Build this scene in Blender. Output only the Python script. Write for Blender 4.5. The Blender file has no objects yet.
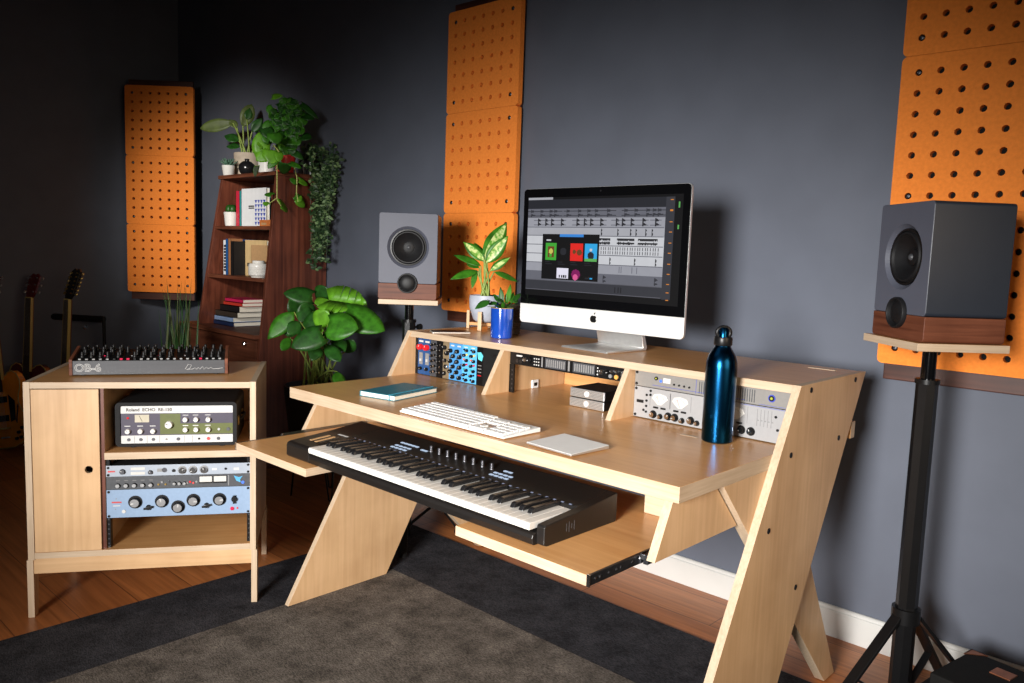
import bpy, bmesh, math, random
from mathutils import Vector, Matrix, Euler
random.seed(7)
S = bpy.context.scene
COL = S.collection
PI = math.pi
rad = math.radians

# ------------------------------------------------------------------ camera geometry (metres)
CAM_C = Vector((2.378098607, -1.378382162, 1.248675817))
CAM_R = Vector((0.727543831, 0.685154439, 0.03526144))
CAM_U = Vector((-0.100383054, 0.055468232, 0.993401489))
CAM_F = Vector((-0.67867755, 0.726282776, -0.109133465))
CAM_f = 802.632


def ray(px, py):
    return CAM_F + CAM_R * ((px - 512) / CAM_f) - CAM_U * ((py - 341.5) / CAM_f)


def at(px, py, t):
    return CAM_C + ray(px, py) * t


def on(px, py, axis, val):
    i = 'xyz'.index(axis)
    d = ray(px, py)
    return CAM_C + d * ((val - CAM_C[i]) / d[i])


# ------------------------------------------------------------------ materials
MATS = {}


def _nt(name):
    m = bpy.data.materials.new(name)
    m.use_nodes = True
    nt = m.node_tree
    b = nt.nodes['Principled BSDF']
    return m, nt, b


def mat(name, col, rough=0.5, metal=0.0, var=0.12, scale=30.0, bump=0.0, coat=0.0, spec=0.5, stretch=(1, 1, 1), trans=0.0, sub=0.0, rvar=0.0, detail=3.0):
    """plain surface with a procedural mottling of its own colour"""
    m, nt, b = _nt(name)
    tc = nt.nodes.new('ShaderNodeTexCoord')
    mp = nt.nodes.new('ShaderNodeMapping')
    mp.inputs['Scale'].default_value = stretch
    no = nt.nodes.new('ShaderNodeTexNoise')
    no.inputs['Scale'].default_value = scale
    no.inputs['Detail'].default_value = detail
    rp = nt.nodes.new('ShaderNodeValToRGB')
    rp.color_ramp.elements[0].position = 0.3
    rp.color_ramp.elements[1].position = 0.7
    lo = [c * (1 - var) for c in col]
    hi = [min(1, c * (1 + var)) for c in col]
    rp.color_ramp.elements[0].color = (*lo, 1)
    rp.color_ramp.elements[1].color = (*hi, 1)
    L = nt.links.new
    L(tc.outputs['Object'], mp.inputs['Vector'])
    L(mp.outputs['Vector'], no.inputs['Vector'])
    L(no.outputs['Fac'], rp.inputs['Fac'])
    L(rp.outputs['Color'], b.inputs['Base Color'])
    b.inputs['Roughness'].default_value = rough
    b.inputs['Metallic'].default_value = metal
    b.inputs['Specular IOR Level'].default_value = spec
    b.inputs['Coat Weight'].default_value = coat
    b.inputs['Coat Roughness'].default_value = 0.12
    if trans:
        b.inputs['Transmission Weight'].default_value = trans
    if sub:
        b.inputs['Subsurface Weight'].default_value = sub
        b.inputs['Subsurface Radius'].default_value = (0.01, 0.01, 0.005)
    if bump:
        bp = nt.nodes.new('ShaderNodeBump')
        bp.inputs['Strength'].default_value = bump
        bp.inputs['Distance'].default_value = 0.002
        L(no.outputs['Fac'], bp.inputs['Height'])
        L(bp.outputs['Normal'], b.inputs['Normal'])
    MATS[name] = m
    return m


def wood(name, c_lo, c_hi, rough=0.4, axis='x', fine=60.0, along=1.6, coat=0.0, blotch=0.25, bump=0.05, spec=0.5):
    """timber: noise streaks drawn out along the grain axis plus soft blotches"""
    m, nt, b = _nt(name)
    L = nt.links.new
    tc = nt.nodes.new('ShaderNodeTexCoord')
    mp = nt.nodes.new('ShaderNodeMapping')
    sc = [fine, fine, fine]
    for q in axis:
        sc['xyz'.index(q)] = along
    mp.inputs['Scale'].default_value = sc
    no = nt.nodes.new('ShaderNodeTexNoise')
    no.inputs['Scale'].default_value = 1.0
    no.inputs['Detail'].default_value = 5.0
    no.inputs['Distortion'].default_value = 0.6
    n2 = nt.nodes.new('ShaderNodeTexNoise')
    n2.inputs['Scale'].default_value = 6.0
    n2.inputs['Detail'].default_value = 4.0
    rp = nt.nodes.new('ShaderNodeValToRGB')
    rp.color_ramp.elements[0].position = 0.28
    rp.color_ramp.elements[1].position = 0.72
    rp.color_ramp.elements[0].color = (*c_lo, 1)
    rp.color_ramp.elements[1].color = (*c_hi, 1)
    mx = nt.nodes.new('ShaderNodeMix')
    mx.data_type = 'RGBA'
    mx.blend_type = 'MULTIPLY'
    r2 = nt.nodes.new('ShaderNodeValToRGB')
    r2.color_ramp.elements[0].position = 0.35
    r2.color_ramp.elements[1].position = 0.65
    v = 1 - blotch
    r2.color_ramp.elements[0].color = (v, v * 0.97, v * 0.94, 1)
    r2.color_ramp.elements[1].color = (1, 1, 1, 1)
    mx.inputs['Factor'].default_value = 1.0
    L(tc.outputs['Object'], mp.inputs['Vector'])
    L(mp.outputs['Vector'], no.inputs['Vector'])
    L(tc.outputs['Object'], n2.inputs['Vector'])
    L(no.outputs['Fac'], rp.inputs['Fac'])
    L(n2.outputs['Fac'], r2.inputs['Fac'])
    L(rp.outputs['Color'], mx.inputs['A'])
    L(r2.outputs['Color'], mx.inputs['B'])
    L(mx.outputs['Result'], b.inputs['Base Color'])
    b.inputs['Roughness'].default_value = rough
    b.inputs['Coat Weight'].default_value = coat
    b.inputs['Coat Roughness'].default_value = 0.15
    b.inputs['Specular IOR Level'].default_value = spec
    if bump:
        bp = nt.nodes.new('ShaderNodeBump')
        bp.inputs['Strength'].default_value = bump
        bp.inputs['Distance'].default_value = 0.001
        L(no.outputs['Fac'], bp.inputs['Height'])
        L(bp.outputs['Normal'], b.inputs['Normal'])
    MATS[name] = m
    return m


def glow(name, col, strength=1.0, var=0.06, scale=40.0):
    """lit screen colour"""
    m, nt, b = _nt(name)
    b.inputs['Base Color'].default_value = (0.002, 0.002, 0.002, 1)
    b.inputs['Roughness'].default_value = 0.5
    b.inputs['Specular IOR Level'].default_value = 0.12
    tc = nt.nodes.new('ShaderNodeTexCoord')
    no = nt.nodes.new('ShaderNodeTexNoise')
    no.inputs['Scale'].default_value = scale
    rp = nt.nodes.new('ShaderNodeValToRGB')
    rp.color_ramp.elements[0].color = (*[c * (1 - var) for c in col], 1)
    rp.color_ramp.elements[1].color = (*[c * (1 + var) for c in col], 1)
    nt.links.new(tc.outputs['Object'], no.inputs['Vector'])
    nt.links.new(no.outputs['Fac'], rp.inputs['Fac'])
    nt.links.new(rp.outputs['Color'], b.inputs['Emission Color'])
    b.inputs['Emission Strength'].default_value = strength
    MATS[name] = m
    return m


# ------------------------------------------------------------------ mesh builder
class MB:
    def __init__(self):
        self.bm = bmesh.new()
        self.M = Matrix.Identity(4)

    def v(self, p):
        return self.bm.verts.new(self.M @ Vector(p))

    def f(self, vs, mi=0):
        try:
            fc = self.bm.faces.new(vs)
            fc.material_index = mi
            return fc
        except ValueError:
            return None

    def box(self, x0, x1, y0, y1, z0, z1, mi=0, panel=None, emi=1):
        """panel='x'|'y'|'z': the faces across that axis take mi, the edges emi"""
        P = [self.v((x, y, z)) for x in (x0, x1) for y in (y0, y1) for z in (z0, z1)]
        F = {'x': [(0, 1, 3, 2), (4, 6, 7, 5)], 'y': [(0, 4, 5, 1), (2, 3, 7, 6)], 'z': [(0, 2, 6, 4), (1, 5, 7, 3)]}
        for ax, fs in F.items():
            for q in fs:
                self.f([P[i] for i in q], mi if (panel is None or ax == panel) else emi)
        return self

    def prism(self, pts, axis, a0, a1, mi=0, emi=None):
        """polygon pts in the other two axes (in xyz order), extruded along axis"""
        if emi is None:
            emi = mi
        k = 'xyz'.index(axis)

        def mk(p, a):
            q = list(p)
            q.insert(k, a)
            return self.v(q)
        A = [mk(p, a0) for p in pts]
        B = [mk(p, a1) for p in pts]
        self.f(A[::-1], mi)
        self.f(B, mi)
        n = len(pts)
        for i in range(n):
            self.f([A[i], A[(i + 1) % n], B[(i + 1) % n], B[i]], emi)
        return self

    def cyl(self, p0, p1, r0, r1=None, n=14, mi=0, caps=True, cmi=None):
        if r1 is None:
            r1 = r0
        p0 = Vector(p0)
        p1 = Vector(p1)
        d = (p1 - p0).normalized()
        a = d.orthogonal().normalized()
        b = d.cross(a)
        A, B = [], []
        for i in range(n):
            w = a * math.cos(2 * PI * i / n) + b * math.sin(2 * PI * i / n)
            A.append(self.v(p0 + w * r0))
            B.append(self.v(p1 + w * r1))
        for i in range(n):
            self.f([A[i], A[(i + 1) % n], B[(i + 1) % n], B[i]], mi)
        if caps:
            c = mi if cmi is None else cmi
            self.f(A[::-1], mi)
            self.f(B, c)
        return self

    def lathe(self, prof, origin=(0, 0, 0), axis=(0, 0, 1), n=28, mi=0, mis=None, closed=True):
        """prof: list of (r, h) along axis from origin"""
        o = Vector(origin)
        d = Vector(axis).normalized()
        a = d.orthogonal().normalized()
        b = d.cross(a)
        rings = []
        for r, h in prof:
            if r < 1e-6:
                rings.append([self.v(o + d * h)])
            else:
                rings.append([self.v(o + d * h + (a * math.cos(2 * PI * i / n) + b * math.sin(2 * PI * i / n)) * r) for i in range(n)])
        for k in range(len(rings) - 1):
            A, B = rings[k], rings[k + 1]
            m = mis[k] if mis else mi
            for i in range(n):
                j = (i + 1) % n
                if len(A) == 1 and len(B) == 1:
                    continue
                if len(A) == 1:
                    self.f([A[0], B[j], B[i]], m)
                elif len(B) == 1:
                    self.f([A[i], A[j], B[0]], m)
                else:
                    self.f([A[i], A[j], B[j], B[i]], m)
        if closed:
            if len(rings[0]) > 1:
                self.f(rings[0][::-1], mis[0] if mis else mi)
            if len(rings[-1]) > 1:
                self.f(rings[-1], mis[-1] if mis else mi)
        return self

    def tube(self, pts, r, n=8, mi=0, closed=False):
        pts = [Vector(p) for p in pts]
        N = len(pts)
        rs = r if isinstance(r, (list, tuple)) else [r] * N
        prev = None
        rings = []
        for i in range(N):
            if closed:
                t = pts[(i + 1) % N] - pts[i - 1]
            else:
                t = pts[min(i + 1, N - 1)] - pts[max(i - 1, 0)]
            t = t.normalized() if t.length > 0 else Vector((0, 0, 1))
            if prev is None:
                a = t.orthogonal().normalized()
            else:
                a = (prev - t * prev.dot(t))
                a = a.normalized() if a.length > 1e-6 else t.orthogonal().normalized()
            prev = a
            b = t.cross(a)
            rings.append([self.v(pts[i] + (a * math.cos(2 * PI * k / n) + b * math.sin(2 * PI * k / n)) * rs[i]) for k in range(n)])
        m = N if closed else N - 1
        for i in range(m):
            A, B = rings[i], rings[(i + 1) % N]
            for k in range(n):
                self.f([A[k], A[(k + 1) % n], B[(k + 1) % n], B[k]], mi)
        if not closed:
            self.f(rings[0][::-1], mi)
            self.f(rings[-1], mi)
        return self

    def bar(self, p0, p1, w, h, up=(0, 0, 1), mi=0):
        p0 = Vector(p0)
        p1 = Vector(p1)
        d = (p1 - p0).normalized()
        u = Vector(up)
        s = d.cross(u)
        s = s.normalized() if s.length > 1e-6 else d.orthogonal().normalized()
        u = s.cross(d).normalized()
        A = [self.v(p0 + s * a * w / 2 + u * b * h / 2) for a, b in ((-1, -1), (1, -1), (1, 1), (-1, 1))]
        B = [self.v(p1 + s * a * w / 2 + u * b * h / 2) for a, b in ((-1, -1), (1, -1), (1, 1), (-1, 1))]
        self.f(A[::-1], mi)
        self.f(B, mi)
        for i in range(4):
            self.f([A[i], A[(i + 1) % 4], B[(i + 1) % 4], B[i]], mi)
        return self

    def sph(self, c, r, n=14, m=9, mi=0, sq=(1, 1, 1)):
        c = Vector(c)
        rings = []
        for i in range(m + 1):
            th = PI * i / m
            if i in (0, m):
                rings.append([self.v(c + Vector((0, 0, r * math.cos(th) * sq[2])))])
            else:
                rings.append([self.v(c + Vector((r * math.sin(th) * math.cos(2 * PI * k / n) * sq[0], r * math.sin(th) * math.sin(2 * PI * k / n) * sq[1], r * math.cos(th) * sq[2]))) for k in range(n)])
        for i in range(m):
            A, B = rings[i], rings[i + 1]
            for k in range(n):
                j = (k + 1) % n
                if len(A) == 1:
                    self.f([A[0], B[k], B[j]], mi)
                elif len(B) == 1:
                    self.f([A[k], B[0], A[j]], mi)
                else:
                    self.f([A[k], B[k], B[j], A[j]], mi)
        return self

    def quad(self, a, b, c, d, mi=0):
        self.f([self.v(a), self.v(b), self.v(c), self.v(d)], mi)
        return self

    def slab(self, pts, thick, mi=0, normal=None):
        """closed plate from a 3-D polygon with real thickness"""
        P = [Vector(p) for p in pts]
        nrm = Vector(normal).normalized() if normal else (P[1] - P[0]).cross(P[2] - P[0]).normalized()
        A = [self.v(p) for p in P]
        B = [self.v(p - nrm * thick) for p in P]
        self.f(A, mi)
        self.f(B[::-1], mi)
        n = len(P)
        for i in range(n):
            self.f([A[i], B[i], B[(i + 1) % n], A[(i + 1) % n]], mi)
        return self

    def leaf(self, base, tip, nrm, width, mi=0, n=7, droop=0.12, fold=0.18, shape='oval', mid_mi=None, wave=0.0):
        """a leaf blade: two half-blades along the midrib, folded and drooping"""
        B = Vector(base)
        T = Vector(tip)
        ax = T - B
        Ln = ax.length
        ax.normalize()
        nr = Vector(nrm)
        nr = nr - ax * nr.dot(ax)
        nr = nr.normalized() if nr.length > 1e-5 else ax.orthogonal().normalized()
        sd = ax.cross(nr)
        rows = []
        ph = random.uniform(0, 6)
        for i in range(n + 1):
            s = i / n
            if shape == 'heart':
                w = ((1 - s) ** .72) * ((s + .10) ** .42) * 1.80
            elif shape == 'blade':
                w = min(1.0, s * 6 + 0.55) * (1 - s ** 2.2)
            elif shape == 'lance':
                w = math.sin(PI * s ** 0.85) ** 0.9
            else:
                w = math.sin(PI * (s * 0.94 + 0.04)) ** 0.75
            if i == n:
                w = 0.02
            w = max(w, 0.03) * width / 2
            off = -droop * Ln * (s ** 2)
            c = B + ax * (Ln * s) + nr * off
            wv = math.sin(ph + s * 9) * wave * width
            l = c + sd * w + nr * (fold * w + wv)
            r = c - sd * w + nr * (fold * w - wv)
            lm = c + sd * w * 0.5 + nr * (fold * w * 0.46)
            rm = c - sd * w * 0.5 + nr * (fold * w * 0.46)
            if shape == 'heart' and i == 0:
                l -= ax * Ln * 0.13
                r -= ax * Ln * 0.13
            rows.append([self.v(q) for q in (l, lm, c, rm, r)])
        mm = mi if mid_mi is None else mid_mi
        for i in range(n):
            a, b = rows[i], rows[i + 1]
            for k, m in ((0, mi), (1, mm), (2, mm), (3, mi)):
                self.f([a[k], a[k + 1], b[k + 1], b[k]], m)
        return self

    def build(self, name, mats, parent=None, bevel=0.0, smooth=None, solid=0.0, loc=None, segs=2):
        if not isinstance(mats, (list, tuple)):
            mats = [mats]
        me = bpy.data.meshes.new(name)
        bmesh.ops.recalc_face_normals(self.bm, faces=self.bm.faces[:]) if not solid else None
        if smooth is not None:
            for fc in self.bm.faces:
                fc.smooth = True
        self.bm.to_mesh(me)
        self.bm.free()
        for m in mats:
            me.materials.append(MATS[m] if isinstance(m, str) else m)
        if smooth is not None:
            me.set_sharp_from_angle(angle=rad(smooth))
        o = bpy.data.objects.new(name, me)
        COL.objects.link(o)
        if parent is not None:
            o.parent = parent
        if loc is not None:
            o.location = loc
        if bevel:
            b = o.modifiers.new('bevel', 'BEVEL')
            b.width = bevel
            b.segments = segs
            b.limit_method = 'ANGLE'
            b.angle_limit = rad(40)
            b.harden_normals = False
        if solid:
            s = o.modifiers.new('solid', 'SOLIDIFY')
            s.thickness = solid
        return o


def thing(name, label, cat, loc=(0, 0, 0), rz=0.0, group=None, M=None):
    o = bpy.data.objects.new(name, None)
    COL.objects.link(o)
    o.empty_display_size = 0.05
    if M is not None:
        o.matrix_world = M
    else:
        o.location = loc
        o.rotation_euler = (0, 0, rz)
    return tag(o, label, cat, group)


def tag(o, label, cat, group=None, kind=None):
    o['label'] = label
    o['category'] = cat
    if group:
        o['group'] = group
    if kind:
        o['kind'] = kind
    return o


def struct(o):
    o['kind'] = 'structure'
    return o


def kids(o):
    return [c for c in bpy.data.objects if c.parent == o]


def copy_tree(o, parent=None):
    c = o.copy()
    COL.objects.link(c)
    if parent is not None:
        c.parent = parent
    for ch in kids(o):
        copy_tree(ch, c)
    return c


def frame(origin, xdir, ydir):
    """matrix with local x and y along the given directions"""
    x = Vector(xdir).normalized()
    y = Vector(ydir)
    y = (y - x * y.dot(x)).normalized()
    z = x.cross(y)
    M = Matrix.Identity(4)
    for i in range(3):
        M[i][0], M[i][1], M[i][2], M[i][3] = x[i], y[i], z[i], origin[i]
    return M


def text(name, body, size, m, parent, loc, rot, depth=0.0006, align='CENTER', sx=1.0, shear=0.0, hollow=0.0, bold=0.0):
    cu = bpy.data.curves.new('lettering', 'FONT')
    cu.body = body
    cu.size = size
    cu.align_x = align
    cu.align_y = 'CENTER'
    cu.shear = shear
    cu.offset = bold
    if hollow:
        cu.fill_mode = 'NONE'
        cu.bevel_depth = hollow
        cu.bevel_resolution = 0
    else:
        cu.extrude = depth
    cu.resolution_u = 3
    tmp = bpy.data.objects.new('lettering', cu)
    COL.objects.link(tmp)
    dg = bpy.context.evaluated_depsgraph_get()
    me = bpy.data.meshes.new_from_object(tmp.evaluated_get(dg))
    bpy.data.objects.remove(tmp)
    bpy.data.curves.remove(cu)
    me.name = name
    me.materials.clear()
    me.materials.append(MATS[m])
    o = bpy.data.objects.new(name, me)
    COL.objects.link(o)
    o.parent = parent
    o.location = loc
    o.rotation_euler = rot
    o.scale = (sx, 1, 1)
    return o
# ------------------------------------------------------------------ material palette
wood('birch_x', (.60, .295, .108), (.70, .385, .158), rough=.28, spec=.38, axis='x', blotch=.12, along=2.5)
wood('birch_y', (.60, .295, .108), (.70, .385, .158), rough=.30, axis='y', blotch=.12, along=2.5)
wood('birch_pale_x', (.56, .35, .178), (.67, .435, .242), rough=.36, axis='x', blotch=.14, along=2.5)
wood('birch_z', (.56, .35, .178), (.67, .435, .242), rough=.36, axis='z', blotch=.14, along=2.5)
wood('ply_edge', (.47, .35, .235), (.585, .455, .325), rough=.5, axis='xy', fine=160, along=6, blotch=.10)
wood('ply_edge_z', (.47, .35, .235), (.585, .455, .325), rough=.5, axis='z', fine=160, along=6, blotch=.10)
wood('walnut_x', (.08, .022, .011), (.23, .078, .040), rough=.5, axis='xy', fine=55, along=2.2, blotch=.3, spec=.25)
wood('walnut_z', (.075, .019, .011), (.22, .064, .034), rough=.40, axis='z', fine=45, along=1.6, blotch=.3)
wood('walnut_dark', (.045, .013, .008), (.11, .036, .021), rough=.42, axis='x', fine=45, along=1.8, blotch=.3)
mat('wall_paint', (.116, .130, .166), rough=.62, var=.05, scale=6, spec=.35)
mat('white_trim', (.62, .62, .595), rough=.4, var=.03, scale=8)
mat('ceiling_paint', (.10, .10, .11), rough=.8, var=.04, scale=5)
mat('orange_felt', (.97, .27, .045), rough=.92, var=.10, scale=90, bump=.25, spec=.15, detail=6)
mat('black', (.005, .005, .0055), rough=.45, spec=.3, var=.1, scale=40)
mat('black_satin', (.0055, .0055, .006), rough=.36, spec=.3, var=.1, scale=30)
mat('black_gloss', (.0022, .0022, .0026), rough=.10, var=.05, scale=20)
mat('black_matte', (.008, .008, .008), rough=.8, spec=.2, var=.15, scale=60)
mat('midi_black', (.0075, .0062, .0056), rough=.42, var=.08, scale=120, bump=.04)
mat('vinyl', (.006, .006, .0068), rough=.62, spec=.25, var=.35, scale=380, bump=.5)
mat('rubber', (.009, .009, .010), rough=.55, spec=.3, var=.1, scale=50)
mat('cone', (.007, .007, .008), rough=.5, spec=.3, var=.2, scale=70)
mat('steel', (.62, .62, .63), rough=.32, metal=1, var=.05, scale=50)
mat('bright_steel', (.80, .80, .80), rough=.18, metal=1, var=.04, scale=60)
mat('dark_steel', (.10, .10, .11), rough=.4, metal=1, var=.1, scale=50)
mat('brass', (.62, .42, .14), rough=.3, metal=1, var=.1, scale=50)
mat('copper', (.55, .22, .12), rough=.38, metal=1, var=.15, scale=50)
mat('aluminium', (.78, .78, .77), rough=.36, metal=.85, var=.03, scale=80)
mat('chin', (.72, .72, .70), rough=.42, metal=.25, var=.02, scale=80)
mat('white_plastic', (.80, .80, .79), rough=.35, var=.02, scale=60)
mat('key_white', (.70, .675, .635), rough=.25, var=.02, scale=40)
mat('key_black', (.010, .010, .011), rough=.22, var=.1, scale=40)
mat('clear_base', (.30, .17, .09), rough=.2, var=.1, scale=60)
mat('ceramic_white', (.68, .67, .64), rough=.3, var=.03, scale=20)
mat('ceramic_grey', (.40, .43, .50), rough=.5, var=.08, scale=40)
mat('ceramic_blue', (.008, .055, .36), rough=.12, var=.12, scale=25, coat=.6)
mat('ceramic_beige', (.42, .35, .27), rough=.7, var=.12, scale=30)
mat('ceramic_red', (.80, .045, .04), rough=.3, var=.08, scale=20)
mat('ceramic_black', (.010, .010, .011), rough=.2, var=.1, scale=20)
mat('wicker', (.075, .052, .036), rough=.8, var=.5, scale=160, bump=.9)
mat('soil', (.030, .020, .014), rough=.95, var=.4, scale=120, bump=.8)
mat('leaf_mid', (.034, .150, .009), rough=.42, var=.38, scale=34, spec=.35)
mat('leaf_bright', (.105, .30, .016), rough=.42, var=.30, scale=34, spec=.35)
mat('leaf_dark', (.014, .070, .008), rough=.42, var=.4, scale=34, spec=.35)
mat('leaf_olive', (.075, .105, .022), rough=.5, var=.25, scale=20)
mat('leaf_pale', (.55, .66, .22), rough=.4, var=.22, scale=40)
mat('leaf_tiny', (.030, .070, .024), rough=.5, var=.4, scale=30)
mat('leaf_tiny_pale', (.17, .27, .11), rough=.5, var=.4, scale=30)
mat('leaf_glaucous', (.09, .19, .13), rough=.5, var=.3, scale=40)
mat('stem', (.22, .30, .06), rough=.5, var=.2, scale=30)
mat('stem_pale', (.42, .47, .14), rough=.5, var=.2, scale=30)
mat('teal_cover', (.004, .165, .235), rough=.45, var=.06, scale=60)
mat('paper', (.80, .75, .64), rough=.8, var=.08, scale=200, stretch=(1, 1, 8))
mat('book_red', (.55, .02, .05), rough=.5, var=.06, scale=30)
mat('book_magenta', (.50, .012, .075), rough=.5, var=.06, scale=30)
mat('book_scarlet', (.50, .035, .02), rough=.5, var=.06, scale=30)
mat('book_black', (.010, .009, .010), rough=.5, spec=.3, var=.1, scale=30)
mat('book_umber', (.040, .030, .022), rough=.55, var=.1, scale=30)
mat('book_lightblue', (.26, .38, .62), rough=.5, var=.05, scale=30)
mat('book_navy', (.010, .025, .085), rough=.5, var=.1, scale=30)
mat('book_blue', (.012, .08, .26), rough=.5, var=.08, scale=30)
mat('book_white', (.74, .75, .77), rough=.45, var=.04, scale=30)
mat('book_cobalt', (.03, .06, .40), rough=.45, var=.04, scale=30)
mat('book_teal', (.02, .28, .30), rough=.5, var=.06, scale=30)
mat('book_brown', (.30, .13, .055), rough=.6, var=.08, scale=30)
mat('book_tan', (.58, .41, .20), rough=.6, var=.08, scale=30)
mat('kraft', (.44, .26, .12), rough=.8, var=.08, scale=60)
mat('orange_box', (.55, .17, .045), rough=.5, var=.2, scale=60)
mat('spk_paint', (.092, .099, .130), rough=.5, var=.03, scale=20, spec=.3)
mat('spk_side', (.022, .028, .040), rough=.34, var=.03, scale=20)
mat('bottle_paint', (.004, .045, .115), rough=.24, metal=1.0, var=.06, scale=12)
mat('rack_grey', (.24, .232, .22), rough=.42, metal=.2, var=.04, scale=90)
mat('rack_silver', (.33, .33, .335), rough=.42, metal=.15, var=.03, scale=90)
mat('rack_blue', (.23, .325, .47), rough=.42, var=.04, scale=90)
mat('rack_bluegrey', (.33, .37, .43), rough=.42, metal=.1, var=.04, scale=90)
mat('rack_charcoal', (.055, .058, .065), rough=.45, var=.15, scale=90)
mat('mod_navy', (.012, .065, .20), rough=.4, var=.1, scale=60)
mat('mod_blue', (.07, .27, .56), rough=.4, var=.06, scale=60)
mat('mod_sky', (.10, .42, .80), rough=.4, var=.05, scale=60)
mat('mod_bronze', (.20, .15, .09), rough=.4, var=.2, scale=60)
mat('red_plastic', (.62, .012, .020), rough=.3, var=.05, scale=40)
mat('orange_plastic', (.80, .16, .03), rough=.35, var=.05, scale=40)
mat('yellow_plastic', (.80, .55, .05), rough=.35, var=.05, scale=40)
mat('teal_plastic', (.03, .35, .33), rough=.35, var=.05, scale=40)
mat('cyan_sticker', (.12, .55, .66), rough=.35, var=.15, scale=60)
mat('amber_plastic', (.70, .34, .08), rough=.35, var=.1, scale=40)
mat('ink_blue', (.04, .06, .38), rough=.5, var=.1, scale=40)
mat('ink_red', (.50, .05, .05), rough=.5, var=.1, scale=40)
mat('ink_white', (.54, .54, .53), rough=.5, var=.03, scale=40)
mat('button_grey', (.30, .30, .30), rough=.45, var=.05, scale=40)
mat('ink_grey', (.22, .22, .22), rough=.5, var=.05, scale=40)
mat('meter_face', (.55, .54, .51), rough=.35, var=.04, scale=40)
mat('meter_tan', (.46, .42, .32), rough=.35, var=.08, scale=40)
mat('echo_purple', (.046, .038, .064), rough=.5, var=.06, scale=60)
mat('echo_green', (.080, .095, .014), rough=.5, var=.06, scale=60)
mat('synth_grey', (.052, .054, .060), rough=.42, metal=.2, var=.08, scale=120, stretch=(.1, 1, 1))
mat('guitar_orange', (.95, .30, .014), rough=.25, var=.12, scale=14, coat=.4)
mat('guitar_wine', (.105, .010, .010), rough=.25, var=.2, scale=14, coat=.4)
mat('guitar_neck', (.12, .035, .020), rough=.4, var=.2, scale=14, stretch=(1, 1, .1))
mat('binding', (.52, .40, .13), rough=.4, var=.05, scale=14)
mat('phone_black', (.006, .006, .008), rough=.3, var=.05, scale=14)
mat('band_blue', (.05, .32, .46), rough=.6, var=.05, scale=60)
# lit things
glow('led_blue', (.10, .22, .9), 1.6)
glow('led_cyan', (.15, .55, .9), 1.2)
glow('led_red', (.9, .02, .03), 1.0)
glow('led_pink', (.9, .03, .10), 1.0)
glow('led_yellow', (.75, .75, .08), 1.0)
glow('key_light', (.45, .50, .72), .55)
glow('button_light', (.55, .68, .88), .85)
for nm, c in dict(scr_black=(.004, .004, .005), scr_dark=(.036, .037, .046), scr_darker=(.019, .020, .026), scr_mid=(.125, .128, .155),
                  scr_light=(.30, .305, .345), scr_paler=(.36, .365, .40), scr_white=(.54, .55, .58), scr_clip=(.025, .025, .030), scr_line=(.10, .10, .12),
                  scr_orange=(.65, .22, .03), scr_green=(.10, .38, .09), scr_leaf=(.05, .36, .035), scr_red=(.70, .02, .015),
                  scr_sky=(.03, .36, .72), scr_blue=(.04, .22, .62), scr_plum=(.20, .01, .10), scr_pink=(.65, .10, .28), scr_brown=(.14, .05, .015), scr_yellow=(.55, .50, .10), scr_lilac=(.72, .70, .82)).items():
    glow(nm, c, 1.0)


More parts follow.
